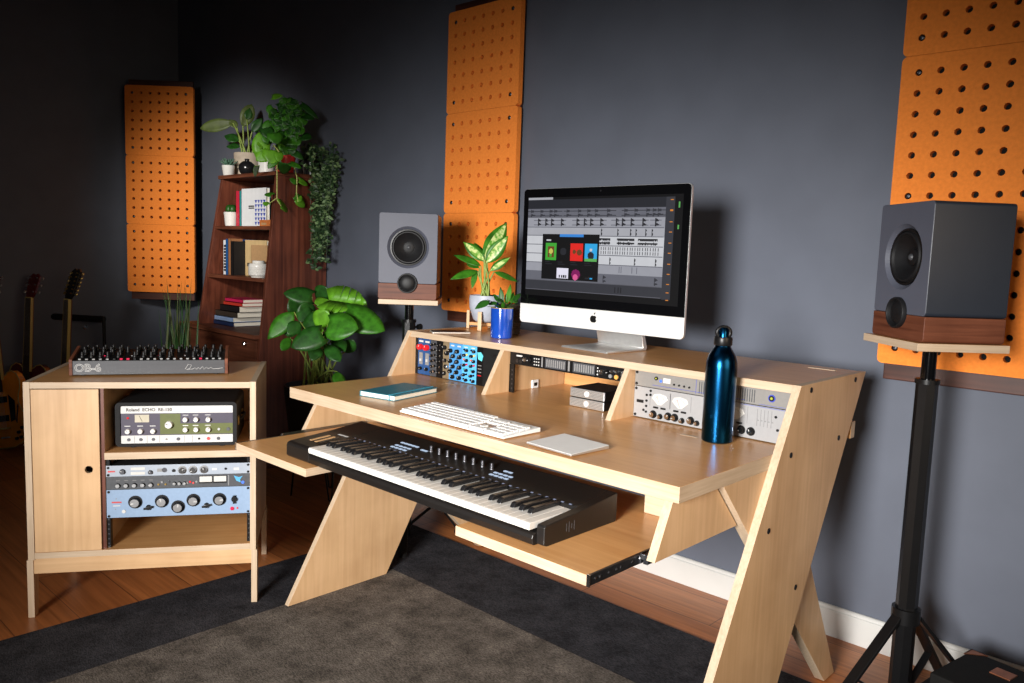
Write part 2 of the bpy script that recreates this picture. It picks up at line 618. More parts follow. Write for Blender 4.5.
def special_mats():
    # rug field and rug border: woven pile with soft worn patches
    for nm, c, k in (('rug_field', (.128, .110, .094), .48), ('rug_border', (.038, .037, .042), .45)):
        m, nt, b = _nt(nm)
        L = nt.links.new
        tc = nt.nodes.new('ShaderNodeTexCoord')
        n1 = nt.nodes.new('ShaderNodeTexNoise')
        n1.inputs['Scale'].default_value = 9
        n1.inputs['Detail'].default_value = 8
        n1.inputs['Roughness'].default_value = .7
        mp = nt.nodes.new('ShaderNodeMapping')
        mp.inputs['Scale'].default_value = (120, 300, 100)
        n2 = nt.nodes.new('ShaderNodeTexNoise')
        n2.inputs['Scale'].default_value = 1.0
        n2.inputs['Detail'].default_value = 2
        L(tc.outputs['Object'], n1.inputs['Vector'])
        L(tc.outputs['Object'], mp.inputs['Vector'])
        L(mp.outputs['Vector'], n2.inputs['Vector'])
        r1 = nt.nodes.new('ShaderNodeValToRGB')
        r1.color_ramp.elements[0].position = .33
        r1.color_ramp.elements[1].position = .68
        r1.color_ramp.elements[0].color = (*[x * (1 - k) for x in c], 1)
        r1.color_ramp.elements[1].color = (*[x * (1 + k) for x in c], 1)
        r2 = nt.nodes.new('ShaderNodeValToRGB')
        r2.color_ramp.elements[0].position = .3
        r2.color_ramp.elements[1].position = .7
        r2.color_ramp.elements[0].color = (.45, .45, .45, 1)
        r2.color_ramp.elements[1].color = (1.35, 1.35, 1.35, 1)
        mx = nt.nodes.new('ShaderNodeMix')
        mx.data_type = 'RGBA'
        mx.blend_type = 'MULTIPLY'
        mx.inputs['Factor'].default_value = 1
        L(n1.outputs['Fac'], r1.inputs['Fac'])
        L(n2.outputs['Fac'], r2.inputs['Fac'])
        L(r1.outputs['Color'], mx.inputs['A'])
        L(r2.outputs['Color'], mx.inputs['B'])
        L(mx.outputs['Result'], b.inputs['Base Color'])
        b.inputs['Roughness'].default_value = .95
        b.inputs['Specular IOR Level'].default_value = .1
        bp = nt.nodes.new('ShaderNodeBump')
        bp.inputs['Strength'].default_value = .6
        bp.inputs['Distance'].default_value = .004
        L(n2.outputs['Fac'], bp.inputs['Height'])
        L(bp.outputs['Normal'], b.inputs['Normal'])
        MATS[nm] = m
    # floorboards
    m, nt, b = _nt('floorboards')
    L = nt.links.new
    tc = nt.nodes.new('ShaderNodeTexCoord')
    br = nt.nodes.new('ShaderNodeTexBrick')
    br.inputs['Scale'].default_value = 1.0
    br.inputs['Brick Width'].default_value = .95
    br.inputs['Row Height'].default_value = .19
    br.inputs['Mortar Size'].default_value = .0016
    br.inputs['Mortar Smooth'].default_value = .3
    br.inputs['Color1'].default_value = (.54, .205, .064, 1)
    br.inputs['Color2'].default_value = (.38, .130, .039, 1)
    br.inputs['Mortar'].default_value = (.10, .035, .016, 1)
    mp = nt.nodes.new('ShaderNodeMapping')
    mp.inputs['Location'].default_value = (.33, .10, 0)
    L(tc.outputs['Object'], mp.inputs['Vector'])
    L(mp.outputs['Vector'], br.inputs['Vector'])
    ms = nt.nodes.new('ShaderNodeMapping')
    ms.inputs['Scale'].default_value = (2.2, 55, 1)
    L(tc.outputs['Object'], ms.inputs['Vector'])
    no = nt.nodes.new('ShaderNodeTexNoise')
    no.inputs['Scale'].default_value = 1
    no.inputs['Detail'].default_value = 6
    no.inputs['Distortion'].default_value = .7
    L(ms.outputs['Vector'], no.inputs['Vector'])
    r = nt.nodes.new('ShaderNodeValToRGB')
    r.color_ramp.elements[0].position = .3
    r.color_ramp.elements[1].position = .7
    r.color_ramp.elements[0].color = (.66, .62, .58, 1)
    r.color_ramp.elements[1].color = (1.12, 1.1, 1.08, 1)
    L(no.outputs['Fac'], r.inputs['Fac'])
    mx = nt.nodes.new('ShaderNodeMix')
    mx.data_type = 'RGBA'
    mx.blend_type = 'MULTIPLY'
    mx.inputs['Factor'].default_value = 1
    L(br.outputs['Color'], mx.inputs['A'])
    L(r.outputs['Color'], mx.inputs['B'])
    L(mx.outputs['Result'], b.inputs['Base Color'])
    b.inputs['Roughness'].default_value = .36
    bp = nt.nodes.new('ShaderNodeBump')
    bp.inputs['Strength'].default_value = .08
    bp.inputs['Distance'].default_value = .002
    L(no.outputs['Fac'], bp.inputs['Height'])
    L(bp.outputs['Normal'], b.inputs['Normal'])
    MATS['floorboards'] = m
    # brushed speaker-grille cloth, woven wicker etc. are covered by mat()


special_mats()


def variegated():
    m, nt, b = _nt('leaf_pale')
    tc = nt.nodes.new('ShaderNodeTexCoord')
    no = nt.nodes.new('ShaderNodeTexNoise')
    no.inputs['Scale'].default_value = 75
    no.inputs['Detail'].default_value = 5
    rp = nt.nodes.new('ShaderNodeValToRGB')
    rp.color_ramp.elements[0].position = .40
    rp.color_ramp.elements[1].position = .58
    rp.color_ramp.elements[0].color = (.12, .33, .03, 1)
    rp.color_ramp.elements[1].color = (.60, .68, .27, 1)
    nt.links.new(tc.outputs['Object'], no.inputs['Vector'])
    nt.links.new(no.outputs['Fac'], rp.inputs['Fac'])
    nt.links.new(rp.outputs['Color'], b.inputs['Base Color'])
    b.inputs['Roughness'].default_value = .4
    MATS['leaf_pale'] = m


variegated()
# ------------------------------------------------------------------ room shell
WALL_Y = 1.293
LEFT_X = -3.515
b = MB()
b.box(LEFT_X - .1, 4.6, -4.5, WALL_Y + .1, -.1, 0)
struct(b.build('floor', 'floorboards'))
b = MB()
b.box(LEFT_X - .1, 4.6, WALL_Y, WALL_Y + .1, 0, 3.1)
struct(b.build('wall_back', 'wall_paint'))
b = MB()
b.box(LEFT_X - .1, LEFT_X, -4.5, WALL_Y, 0, 3.1)
struct(b.build('wall_left', 'wall_paint'))
b = MB()
b.box(LEFT_X - .1, 4.6, -4.5, WALL_Y + .1, 3.1, 3.2)
struct(b.build('ceiling', 'ceiling_paint'))


def skirting(name, pts2, along, a0, a1):
    b = MB()
    b.prism(pts2, along, a0, a1)
    struct(b.build(name, 'white_trim', bevel=.0015))


skirting('baseboard_back', [(WALL_Y - .001, 0), (WALL_Y - .018, 0), (WALL_Y - .018, .090), (WALL_Y - .013, .093), (WALL_Y - .013, .100), (WALL_Y - .008, .104), (WALL_Y - .001, .104)], 'x', LEFT_X + .02, 4.6)
skirting('baseboard_left', [(LEFT_X + .001, 0), (LEFT_X + .018, 0), (LEFT_X + .018, .090), (LEFT_X + .013, .093), (LEFT_X + .013, .100), (LEFT_X + .008, .104), (LEFT_X + .001, .104)], 'y', -4.5, WALL_Y - .02)

# ------------------------------------------------------------------ rug
RUG_Z = .006
rug = thing('area_rug', 'dark charcoal rug with a lighter taupe field lying under the desk', 'rug', (-.36, .922, 0))
b = MB()
b.box(0, 3.6, -3.4, 0, 0.0005, RUG_Z)
b.build('rug_border', 'rug_border', rug, bevel=.002)
b = MB()
b.box(.36, 3.3, -3.1, -.392, RUG_Z - .002, RUG_Z + .0008)
o = b.build('rug_field', 'rug_field', rug)
o['label'] = 'lighter taupe field of the rug'

# ------------------------------------------------------------------ orange acoustic panels
TILE = .4655


def tile_mesh():
    """one square felt tile with 7 x 7 drilled holes and rounded corners"""
    mb = MB()
    T = TILE - .001
    n, th, hr = 7, .026, .0100
    m0 = T * .042
    cell = (T - 2 * m0) / n
    seg = 12

    def sq(k, hx, hz, cx, cz, hw):
        # point number k (of seg) on a square of half width hw
        a = 2 * PI * (k + .5) / seg
        c, s = math.cos(a), math.sin(a)
        q = hw / max(abs(c), abs(s))
        return (cx + c * q, cz + s * q)
    N = n * cell
    gx = [m0 + cell * i for i in range(n + 1)]
    for i in range(n):
        for j in range(n):
            cx, cz = gx[i] + cell / 2, gx[j] + cell / 2
            # square ring with real corners: 12 points + corner helpers through 16-gon
            out = []
            inn = []
            innb = []
            for k in range(16):
                a = 2 * PI * k / 16 + PI / 8 * 0
                c, s = math.cos(a), math.sin(a)
                q = (cell / 2) / max(abs(c), abs(s))
                out.append(mb.v((cx + c * q, 0, cz + s * q)))
                inn.append(mb.v((cx + c * hr, 0, cz + s * hr)))
                innb.append(mb.v((cx + c * hr, th - .001, cz + s * hr)))
            for k in range(16):
                l = (k + 1) % 16
                mb.f([out[k], out[l], inn[l], inn[k]], 0)
                mb.f([inn[k], inn[l], innb[l], innb[k]], 0)
    # margin ring: hole field square -> rounded outline
    r = .016
    outl = []
    for cx, cz, a0 in ((T - r, r, -90), (T - r, T - r, 0), (r, T - r, 90), (r, r, 180)):
        for k in range(5):
            a = rad(a0 + 22.5 * k)
            outl.append((cx + r * math.cos(a), cz + r * math.sin(a)))
    inner = []
    for (x, z) in outl:
        inner.append((min(max(x, m0), T - m0), min(max(z, m0), T - m0)))
    ov = [mb.v((x, 0, z)) for x, z in outl]
    ob = [mb.v((x, th, z)) for x, z in outl]
    iv = {}
    for q in inner:
        if q not in iv:
            iv[q] = mb.v((q[0], 0, q[1]))
    nn = len(outl)
    for k in range(nn):
        l = (k + 1) % nn
        a, c = iv[inner[k]], iv[inner[l]]
        if a is c:
            mb.f([ov[k], ov[l], a], 0)
        else:
            mb.f([ov[k], ov[l], c, a], 0)
        mb.f([ov[k], ob[k], ob[l], ov[l]], 0)
    mb.f(ob, 1)
    bmesh.ops.remove_doubles(mb.bm, verts=mb.bm.verts[:], dist=1e-5)
    return mb, m0, cell


def screw_mb():
    s = MB()
    s.lathe([(0, 0), (.0082, .0), (.0082, -.002), (.006, -.0042), (.0032, -.0046), (.0030, -.0022), (0, -.0022)], axis=(0, 1, 0), n=12, closed=False)
    return s


tile_proto = {}


def acoustic_panel(label, M, ntiles, rough_side='x'):
    """origin: lower left front corner of the felt; local x across, y into the wall, z up"""
    t = thing('acoustic_panel', label, 'acoustic panel', M=M, group='orange perforated acoustic panels on the walls')
    for k in range(ntiles):
        if 'tile' not in tile_proto:
            mb, m0, cell = tile_mesh()
            o = mb.build('felt_tile', ['orange_felt', 'black_matte'], t)
            tile_proto.update(tile=o, m0=m0, cell=cell)
            sc = screw_mb().build('screw', 'dark_steel', o, smooth=40)
            tile_proto['screw'] = sc
            sc.location = (m0 + cell / 2, .003, m0 + cell / 2)
            for (a, c) in ((6, 0), (0, 6), (6, 6)):
                s2 = sc.copy()
                COL.objects.link(s2)
                s2.parent = o
                s2.location = (m0 + cell * (a + .5), .003, m0 + cell * (c + .5))
        else:
            o = copy_tree(tile_proto['tile'], t)
        o.location = (.0005, 0, .0005 + k * TILE)
    b = MB()
    H = TILE * ntiles
    b.box(.014, TILE - .014, .0265, .049, -.052, H + .040)
    b.build('mounting_board', 'walnut_dark', t, bevel=.003)
    return t


ex = Vector((1, 0, 0))
ey = Vector((0, 1, 0))
acoustic_panel('tall orange perforated felt panel on the back wall, left of the computer', frame((-.552, 1.243, .963), ex, ey), 3)
acoustic_panel('tall orange perforated felt panel on the back wall behind the right loudspeaker', frame((1.503, 1.243, .948), ex, ey), 3)
R2 = Vector((.728, .685, 0)).normalized()
N2 = Vector((-.685, .728, 0)).normalized()
c0 = Vector((-3.21, 1.02, 0)) - R2 * (TILE / 2) + N2 * .0
acoustic_panel('orange perforated felt panel across the dark room corner, left of the bookcase', frame((c0.x, c0.y, .893), R2, N2), 3)
# ------------------------------------------------------------------ studio desk
W, T_, HT, HD = 1.549, .0213, .9425, .7765
desk = thing('studio_desk', 'large birch plywood studio desk with slanted legs, raised shelf and pulled-out tray', 'desk', (0, 0, 0))
leg_poly = [(.057, RUG_Z + .001), (.483, RUG_Z + .001), (1.025, HT), (.581, HT)]
for i, x0 in enumerate((0, W - T_)):
    b = MB()
    b.prism(leg_poly, 'x', x0, x0 + T_, 0, 1)
    sp = b.build('side_panel', ['birch_z', 'ply_edge_z'], desk, bevel=.0008)
    if i == 1:
        for (y, z) in ((.643, .926), (.946, .926), (.548, .770), (.855, .770), (.451, .596), (.638, .399)):
            s = MB()
            s.cyl((W - .001, y, z), (W + .0012, y, z), .0075, n=14)
            s.cyl((W - .001, y, z), (W + .0016, y, z), .0035, n=6)
            s.build('bolt', 'black', sp, smooth=40)
b = MB()
b.box(T_, W - T_, .0592, .955, HD - .036, HD, 0, panel='z', emi=1)
desktop = b.build('desktop', ['birch_x', 'ply_edge'], desk, bevel=.0012)
b = MB()
b.prism([(.574, HT - .0215), (1.022, HT - .0215), (1.022, HT - .0005), (.582, HT - .0005)], 'x', T_, W - T_, 1, 1)
o = b.build('raised_shelf', ['birch_x', 'ply_edge'], desk, bevel=.0008)
for p in o.data.polygons:
    if abs(p.normal.z) > .9:
        p.material_index = 0
for x0 in (.500, 1.014):
    b = MB()
    b.prism([(.489, HD), (.90, HD), (.90, HT - .0215), (.574, HT - .0215)], 'x', x0, x0 + .0185, 0, 1)
    b.build('divider', ['birch_z', 'ply_edge_z'], desk, bevel=.0006)
b = MB()
b.box(T_, W - T_, .905, .92, HD, HT - .0215, 0, panel='y')
b.build('back_board', ['birch_x', 'ply_edge'], desk)
# crossing rear legs
for x0, x1 in ((T_, T_ + .030), (W - T_ - .030, W - T_)):
    b = MB()
    b.prism([(.250, HD - .036), (.955, RUG_Z + .001), (1.03, RUG_Z + .001), (.585, HD - .036)], 'x', x0, x1, 0, 1)
    b.build('rear_leg', ['birch_z', 'ply_edge_z'], desk, bevel=.0008)
b = MB()
b.box(.03, W - .004, .955, .985, .752, .800, 0, panel='y')
b.build('rear_rail', ['birch_x', 'ply_edge'], desk, bevel=.0008)
# brackets that carry the sliding tray
b = MB()
b.prism([(.0635, HD - .036), (.244, HD - .036), (.360, .6215), (.005, .6215)], 'x', W - T_ - .037, W - T_ - .0165, 0, 1)
b.build('tray_bracket', ['birch_z', 'ply_edge_z'], desk, bevel=.0006)
b = MB()
b.prism([(.172, HD - .036), (.40, HD - .036), (.40, .595), (.090, .595)], 'x', T_, T_ + .0195, 0, 1)
b.build('tray_bracket', ['birch_z', 'ply_edge_z'], desk, bevel=.0006)
# keyboard tray
tx0, tx1, ty0, tz0, tz1 = .085, 1.467, -.166, .607, .630
b = MB()
b.prism([(tx0, ty0), (.474, ty0), (.474, -.05), (1.090, -.05), (1.090, ty0), (tx1, ty0), (tx1, .36), (tx0, .36)], 'z', tz0, tz1, 0, 1)
tray = b.build('keyboard_tray', ['birch_x', 'ply_edge'], desk, bevel=.001)
for s, xa in ((1, tx1), (-1, tx0)):
    b = MB()
    b.box(min(xa, xa + s * .0065), max(xa, xa + s * .0065), ty0 + .001, .33, .6085, .6305)
    b.box(min(xa + s * .004, xa + s * .011), max(xa + s * .004, xa + s * .011), ty0 + .17, .33, .611, .6285)
    rl = b.build('slide_rail', 'dark_steel', tray, bevel=.0008)
    for y in (-.145, -.13, -.10, -.075, -.06, -.02, .06, .08):
        b = MB()
        b.cyl((xa + s * .0062, y, .6195), (xa + s * .0072, y, .6195), .0032, n=10)
        b.build('slide_screw', 'bright_steel', rl)
    b = MB()
    b.box(min(xa, xa + s * .008), max(xa, xa + s * .008), ty0 - .0008, ty0 + .0022, .607, .632)
    b.build('slide_end', 'bright_steel', rl)
    b = MB()
    b.box(min(xa + s * .0115, xa + s * .040), max(xa + s * .0115, xa + s * .0225), .012, .34, .6085, .629)
    mo_ = b.build('slide_mount', 'dark_steel', desk, bevel=.001)
    for y in (.02, .045, .10):
        b = MB()
        b.cyl((xa + s * .0118, y, .620), (xa + s * .0105, y, .620), .006, n=10)
        b.build('slide_screw', 'bright_steel', mo_)
    b = MB()
    b.bar((xa + s * .012, .0, .629), (xa + s * .012, .05, .609), .004, .012)
    b.build('slide_catch', 'bright_steel', mo_)
b = MB()
b.box(1.322, 1.452, .246, .30, .6305, .690, 0)
b.build('tray_stop', ['ply_edge'], desk, bevel=.001)
# routed cable slots, pale ply showing
for x, y, z, w, d in ((1.445, .965, HT, .080, .014), (1.283, .5075, HD, .052, .012), (.282, .552, HD, .052, .012)):
    b = MB()
    b.box(x - w / 2, x + w / 2, y - d / 2, y + d / 2, z - .0012, z + .0006)
    b.build('cable_slot', 'ply_edge', desk, bevel=.0004)
# ------------------------------------------------------------------ 61-key controller keyboard on the tray
midi = thing('controller_keyboard', 'black 61-key controller keyboard on the pulled-out desk tray', 'keyboard', (.318, -.132, .6302))
MW = .998
b = MB()
prof = [(.006, .000), (.268, .000), (.272, .006), (.272, .068), (.268, .070), (.150, .0565), (.146, .050), (.144, .028), (.008, .028), (.002, .024), (.000, .016), (.002, .004)]
b.prism(prof, 'x', .118, .975)
lp = [(.006, .000), (.268, .000), (.272, .006), (.272, .068), (.268, .070), (.150, .0565), (.012, .0465), (.003, .043), (.000, .036), (.000, .006)]
b.prism(lp, 'x', 0, .118)
b.prism([(.022, .000)] + lp[1:6] + [(.016, .0468), (.012, .043), (.012, .004)], 'x', .975, MW)
b.build('casing', 'midi_black', midi, bevel=.0022)
KX = .1225
pat = [1, 1, 0, 1, 1, 1, 0]


def white_key():
    k = MB()
    k.prism([(-.003, .034), (.142, .034), (.142, .0485), (.004, .050), (-.002, .0492), (-.004, .0465), (-.004, .040)], 'x', 0, .0228)
    return k


def black_key():
    k = MB()
    k.prism([(.043, .050), (.143, .050), (.143, .0605), (.056, .0615), (.049, .0595)], 'x', 0, .0136)
    return k


wk = bk = None
for i in range(36):
    if wk is None:
        wk = white_key().build('white_key', 'key_white', midi, bevel=.0009)
        o = wk
    else:
        o = wk.copy()
        COL.objects.link(o)
    o.location = (KX + .0235 * i, 0, 0)
for i in range(35):
    if pat[i % 7]:
        if bk is None:
            bk = black_key().build('black_key', 'key_black', midi, bevel=.0018)
            o = bk
        else:
            o = bk.copy()
            COL.objects.link(o)
        off = {0: -.0022, 1: .0022, 3: -.003, 4: 0, 5: .003}[i % 7]
        o.location = (KX + .0235 * (i + 1) - .0068 + off, 0, 0)
# light guide above the keys: one strip, lit at every white key
b = MB()
n = 36 * 3
xs = [KX + .0235 * 36 * i / n for i in range(n + 1)]
lo = [b.v((x, .1462, .0572)) for x in xs]
hi = [b.v((x, .1502, .0578)) for x in xs]
for i in range(n):
    b.f([lo[i], lo[i + 1], hi[i + 1], hi[i]], 1 if i % 3 == 1 else 0)
b.build('light_guide', ['black', 'key_light'], midi, solid=.0008)


def zt(y):
    return .0565 + (y - .150) * (.0135 / .118)


kn = None
for i in range(8):
    if kn is None:
        k = MB()
        k.lathe([(.0075, 0), (.0072, .003), (.0062, .004), (.0058, .0165), (.0045, .0178), (0, .018)], n=14, mi=0)
        kn = k.build('knob', 'dark_steel', midi, smooth=35)
        o = kn
    else:
        o = kn.copy()
        COL.objects.link(o)
    o.location = (.412 + .0338 * i, .205, zt(.205))
bt = None
for (x0, y0, nx, ny, dx, dy) in ((.289, .166, 4, 2, .018, .016), (.285, .206, 5, 1, .016, .014), (.384, .197, 2, 1, .013, .014), (.676, .176, 4, 2, .017, .016), (.690, .214, 2, 1, .016, .014)):
    for i in range(nx):
        for j in range(ny):
            if bt is None:
                k = MB()
                k.box(-.0062, .0062, -.0042, .0042, 0, .0022)
                bt = k.build('button', 'button_light', midi, bevel=.0008)
                o = bt
            else:
                o = bt.copy()
                COL.objects.link(o)
            o.location = (x0 + dx * i, y0 + dy * j, zt(y0 + dy * j) - .0004)
for x in (.058, .083, .101):
    b = MB()
    b.box(x - .0055, x + .0055, .045, .112, .0, .002)
    o = b.build('touch_strip', 'kraft' if x < .1 else 'dark_steel', midi, bevel=.0008)  # tan puts a warm reflection into the strips' colour
    o.location = (0, 0, .0483)
    o.rotation_euler = (rad(4.1), 0, 0)
text('emblem', 'M', .012, 'ink_white', midi, (.083, .143, .0570), (rad(4), 0, 0), sx=2.6) if False else None
b = MB()
b.box(.060, .104, .139, .147, 0, .0006)
o = b.build('nameplate', 'ink_white', midi)
o.location = (0, 0, .0563)
o.rotation_euler = (0, 0, 0)
for i, hh in enumerate((.018, .024, .012, .021)):
    b = MB()
    b.box(MW - .0004, MW + .0004, .085 + .009 * i, .0865 + .009 * i, .028 - hh / 2, .028 + hh / 2)
    b.build('side_emblem', 'rack_charcoal', midi)
# ------------------------------------------------------------------ things on the desktop
# computer keyboard
ck = thing('computer_keyboard', 'white full-size computer keyboard near the front of the desktop', 'computer keyboard', (.792, .147, HD + .0003), rad(-.9))
b = MB()
b.prism([(-.070, .002), (.070, .002), (.070, .014), (-.070, .007)], 'x', -.2135, .2135)
base = b.build('base_plate', 'white_plastic', ck, bevel=.002)
b = MB()
b.box(.078, .128, -.024, .0015, .0, .0012)
o = b.build('clear_window', 'clear_base', ck)
o.location = (0, 0, .0112)
o.rotation_euler = (rad(2.9), 0, 0)
o['label'] = 'clear gap above the arrow keys showing brown wood'
keyp = {}


def ckey(x0, x1, row):
    y0 = -.0655 + row * .0219
    w = round(x1 - x0, 4)
    if w not in keyp:
        k = MB()
        k.prism([(0, 0), (.0195, 0), (.0180, .0055), (.0015, .0055)], 'x', .0007, w - .0007)
        keyp[w] = k.build('key', 'white_plastic', ck, bevel=.001)
        o = keyp[w]
    else:
        o = keyp[w].copy()
        COL.objects.link(o)
    o.location = (x0, y0, .0072 + (y0 + .07) * .05)
    o.rotation_euler = (rad(2.9), 0, 0)


u = .0190
X0 = -.2105
for row, ws in enumerate([[1.3, 1.1, 1.3, 6.2, 1.3, 1.1, 1.3, 1.2], [2.2] + [1] * 10 + [2.6], [1.8] + [1] * 11 + [2.0], [1.5] + [1] * 12 + [1.3], [1] * 13 + [1.8], [1.02] * 14 + [.52]]):
    x = X0
    tot = sum(ws)
    for q in ws[:14]:
        ckey(x, x + q * u * 14.8 / tot, row)
        x += q * u * 14.8 / tot
nx = X0 + 14.8 * u + .007
for r_, cs in ((0, (0, 1, 2)), (1, (1,)), (3, (0, 1, 2)), (4, (0, 1, 2))):
    for c in cs:
        ckey(nx + c * .0172, nx + (c + 1) * .0172, r_)
px_ = nx + .0172 * 3 + .006
for r_ in range(5):
    for c in range(3):
        ckey(px_ + c * .0225, px_ + (c + 1) * .0225, r_)

# trackpad
tp = thing('trackpad', 'white rectangular trackpad right of the computer keyboard on the desktop', 'trackpad', (1.155, .145, HD + .0003), rad(-4.5))
b = MB()
b.prism([(-.068, .002), (.068, .002), (.068, .0105), (-.068, .006)], 'x', -.077, .077)
b.build('body', 'aluminium', tp, bevel=.0015)
b = MB()
b.prism([(-.0675, .0062), (.0675, .0107), (.0675, .0115), (-.0675, .0070)], 'x', -.0765, .0765)
b.build('touch_surface', 'white_plastic', tp, bevel=.0006)

# notebook
nb = thing('notebook', 'teal hardcover notebook with pale page edges lying on the desktop', 'notebook', (.339, .272, HD + .0003), rad(11))
w2, d2 = .073, .110
b = MB()
b.box(-w2, w2, -d2, d2, .0, .0022)
b.box(-w2, w2, -d2, d2, .0148, .017)
b.box(-w2, -w2 + .0025, -d2, d2, .001, .016)
b.build('cover', 'teal_cover', nb, bevel=.0009)
b = MB()
b.box(-w2 + .0022, w2 - .003, -d2 + .003, d2 - .003, .0022, .0148)
b.build('pages', 'paper', nb)
b = MB()
b.tube([(w2 - .022, -d2 - .0006, .0002), (w2 - .022, -d2 - .0006, .0174), (w2 - .022, d2 + .0006, .0174), (w2 - .022, d2 + .0006, .0002)], .0016, n=6)
b.build('elastic_band', 'band_blue', nb)

# two small drives stacked in the middle bay
for k, lb in enumerate(('silver-fronted external drive standing on the desktop, lower of the stacked pair', 'silver-fronted external drive on top of its twin in the middle desk bay')):
    dr = thing('external_drive', lb, 'hard drive', (.806, .579 + .0015 * k, HD + .0003 + k * .0305), 0, 'stacked silver drives in the desk bay')
    b = MB()
    b.box(.0, .135, .003, .145, .0008, .0298)
    b.build('casing', 'dark_steel', dr, bevel=.003)  # dark metal: the shade on the sides is put into the colour
    b = MB()
    b.box(.001, .134, .0, .004, .0015, .029)
    b.build('front_panel', 'aluminium', dr, bevel=.0012)
    for z in (.0055, .0100, .0145, .019, .0235):
        b = MB()
        b.box(.006, .056, -.0004, .0002, z, z + .0012)
        b.box(.078, .129, -.0004, .0002, z, z + .0012)
        b.build('groove', 'rack_grey', dr)
    b = MB()
    b.cyl((.067, .001, .015), (.067, -.001, .015), .0085, n=20)
    b.build('badge', 'white_plastic', dr, smooth=40)

# socket on the divider wall
so = thing('wall_socket', 'small white data socket on the wood divider inside the middle bay', 'socket', (.5188, .735, HD + .012))
b = MB()
b.box(-.0003, .006, -.016, .016, -.011, .018)
b.build('plate', 'white_plastic', so, bevel=.001)
b = MB()
b.box(.0055, .0068, -.008, .008, -.003, .009)
b.build('opening', 'black', so)

# steel bottle
bo = thing('water_bottle', 'dark blue metal water bottle standing at the right of the desktop', 'bottle', (1.362, .512, HD + .0003))
b = MB()
b.lathe([(.0, .0), (.036, .0), (.0398, .003), (.0405, .010), (.0405, .195), (.0392, .212), (.0345, .228), (.0265, .241), (.0212, .249), (.0200, .254), (.0, .254)], n=40, closed=False)
b.build('body', 'bottle_paint', bo, smooth=35)
b = MB()
b.lathe([(.0, .254), (.0225, .254), (.0235, .257), (.0238, .272), (.0225, .276), (.0, .276)], n=32, closed=False)
b.build('cap', 'black_satin', bo, smooth=35)
b = MB()
ring = [(.0175 * math.cos(a), 0, .287 + .0145 * math.sin(a)) for a in [2 * PI * i / 20 for i in range(20)]]
b.tube(ring, .0052, n=10, closed=True)
rg = b.build('carry_loop', 'black_satin', bo, smooth=60)
rg.rotation_euler = (0, 0, rad(43))
b = MB()
b.lathe([(.0, .276), (.0135, .276), (.0125, .297), (.009, .301), (.0, .302)], n=20, closed=False)
b.build('stopper', 'bottle_paint', bo, smooth=40)

# ------------------------------------------------------------------ things on the raised shelf
ph = thing('phone', 'black smartphone with a pale rim lying on the raised shelf', 'phone', (.158, .655, HT + .0002), rad(-32))
b = MB()
b.box(-.036, .036, -.072, .072, 0, .0075)
b.build('frame', 'aluminium', ph, bevel=.003, segs=3)
b = MB()
b.box(-.0335, .0335, -.0695, .0695, .0070, .0081)
b.build('screen_glass', 'phone_black', ph)

# computer
im = thing('desktop_computer', 'large all-in-one computer with silver chin showing audio tracks, on the raised shelf', 'computer', (.763, .75, HT + .0003))
hx, zb, zt_, zs = .338, .063, .533, .1305


def rrect(x0, x1, z0, z1, r, n=5):
    P = []
    for cx, cz, a0 in ((x1 - r, z0 + r, -90), (x1 - r, z1 - r, 0), (x0 + r, z1 - r, 90), (x0 + r, z0 + r, 180)):
        for k in range(n + 1):
            a = rad(a0 + 90 * k / n)
            P.append((cx + r * math.cos(a), cz + r * math.sin(a)))
    return P


b = MB()
b.prism(rrect(-hx, hx, zb, zt_, .014), 'y', .001, .009)
# bulged back
outer = rrect(-hx, hx, zb, zt_, .014)
prev = [b.v((x, .009, z)) for x, z in outer]
cx, cz = 0, (zb + zt_) / 2
for s, yy in ((.96, .014), (.85, .026), (.62, .038), (.3, .045)):
    cur = [b.v((cx + (x - cx) * s, yy, cz + (z - cz) * s)) for x, z in outer]
    for i in range(len(cur)):
        j = (i + 1) % len(cur)
        b.f([prev[i], prev[j], cur[j], cur[i]])
    prev = cur
b.f(prev)
b.build('shell', 'aluminium', im, smooth=30)
b = MB()
pts = [(x, z) for x, z in rrect(-hx + .0012, hx - .0012, zs, zt_ - .0012, .013) if z > zs + .0135]
pts = [(-hx + .0012, zs), (hx - .0012, zs)] + pts
b.prism(pts, 'y', -.0018, .0012)
glass = b.build('glass_bezel', 'black_gloss', im, smooth=30)
b = MB()
pts = [(x, z) for x, z in rrect(-hx, hx, zb, zs + .02, .014) if z < zs - .0]
pts = [p for p in pts] + []
pts = sorted([p for p in pts if p[0] > 0], key=lambda p: p[1]) + [(hx, zs - .0008), (-hx, zs - .0008)] + sorted([p for p in pts if p[0] < 0], key=lambda p: -p[1])
b.prism(pts, 'y', -.0018, .0012)
chin = b.build('chin', 'chin', im, bevel=.0008)
# fruit emblem on the chin: body with a bite, and a leaf
ap = []
for k in range(40):
    a = 2 * PI * k / 40
    r = .0128 * (1 + .07 * math.cos(2 * a)) * (1 - .17 * math.exp(-((a - PI / 2) / .32) ** 2) - .10 * math.exp(-((a - 3 * PI / 2) / .3) ** 2))
    r *= (1.0 + .05 * math.sin(a))
    x, z = r * math.cos(a), r * math.sin(a) * 1.06
    bx, bz, br = .0165, .0018, .0068
    dd = math.hypot(x - bx, z - bz)
    if dd < br:
        x = bx + (x - bx) / dd * br
        z = bz + (z - bz) / dd * br
    ap.append((x, z))
b = MB()
b.prism([(x - .006, z + .098) for x, z in ap], 'y', -.0024, -.0016)
b.build('logo', 'black_satin', chin)
b = MB()
lf = [(-.0045, .1128), (-.0045, .1165), (-.002, .1198), (.0015, .1212), (.0012, .1175), (-.0012, .1142)]
b.prism(lf, 'y', -.0024, -.0016)
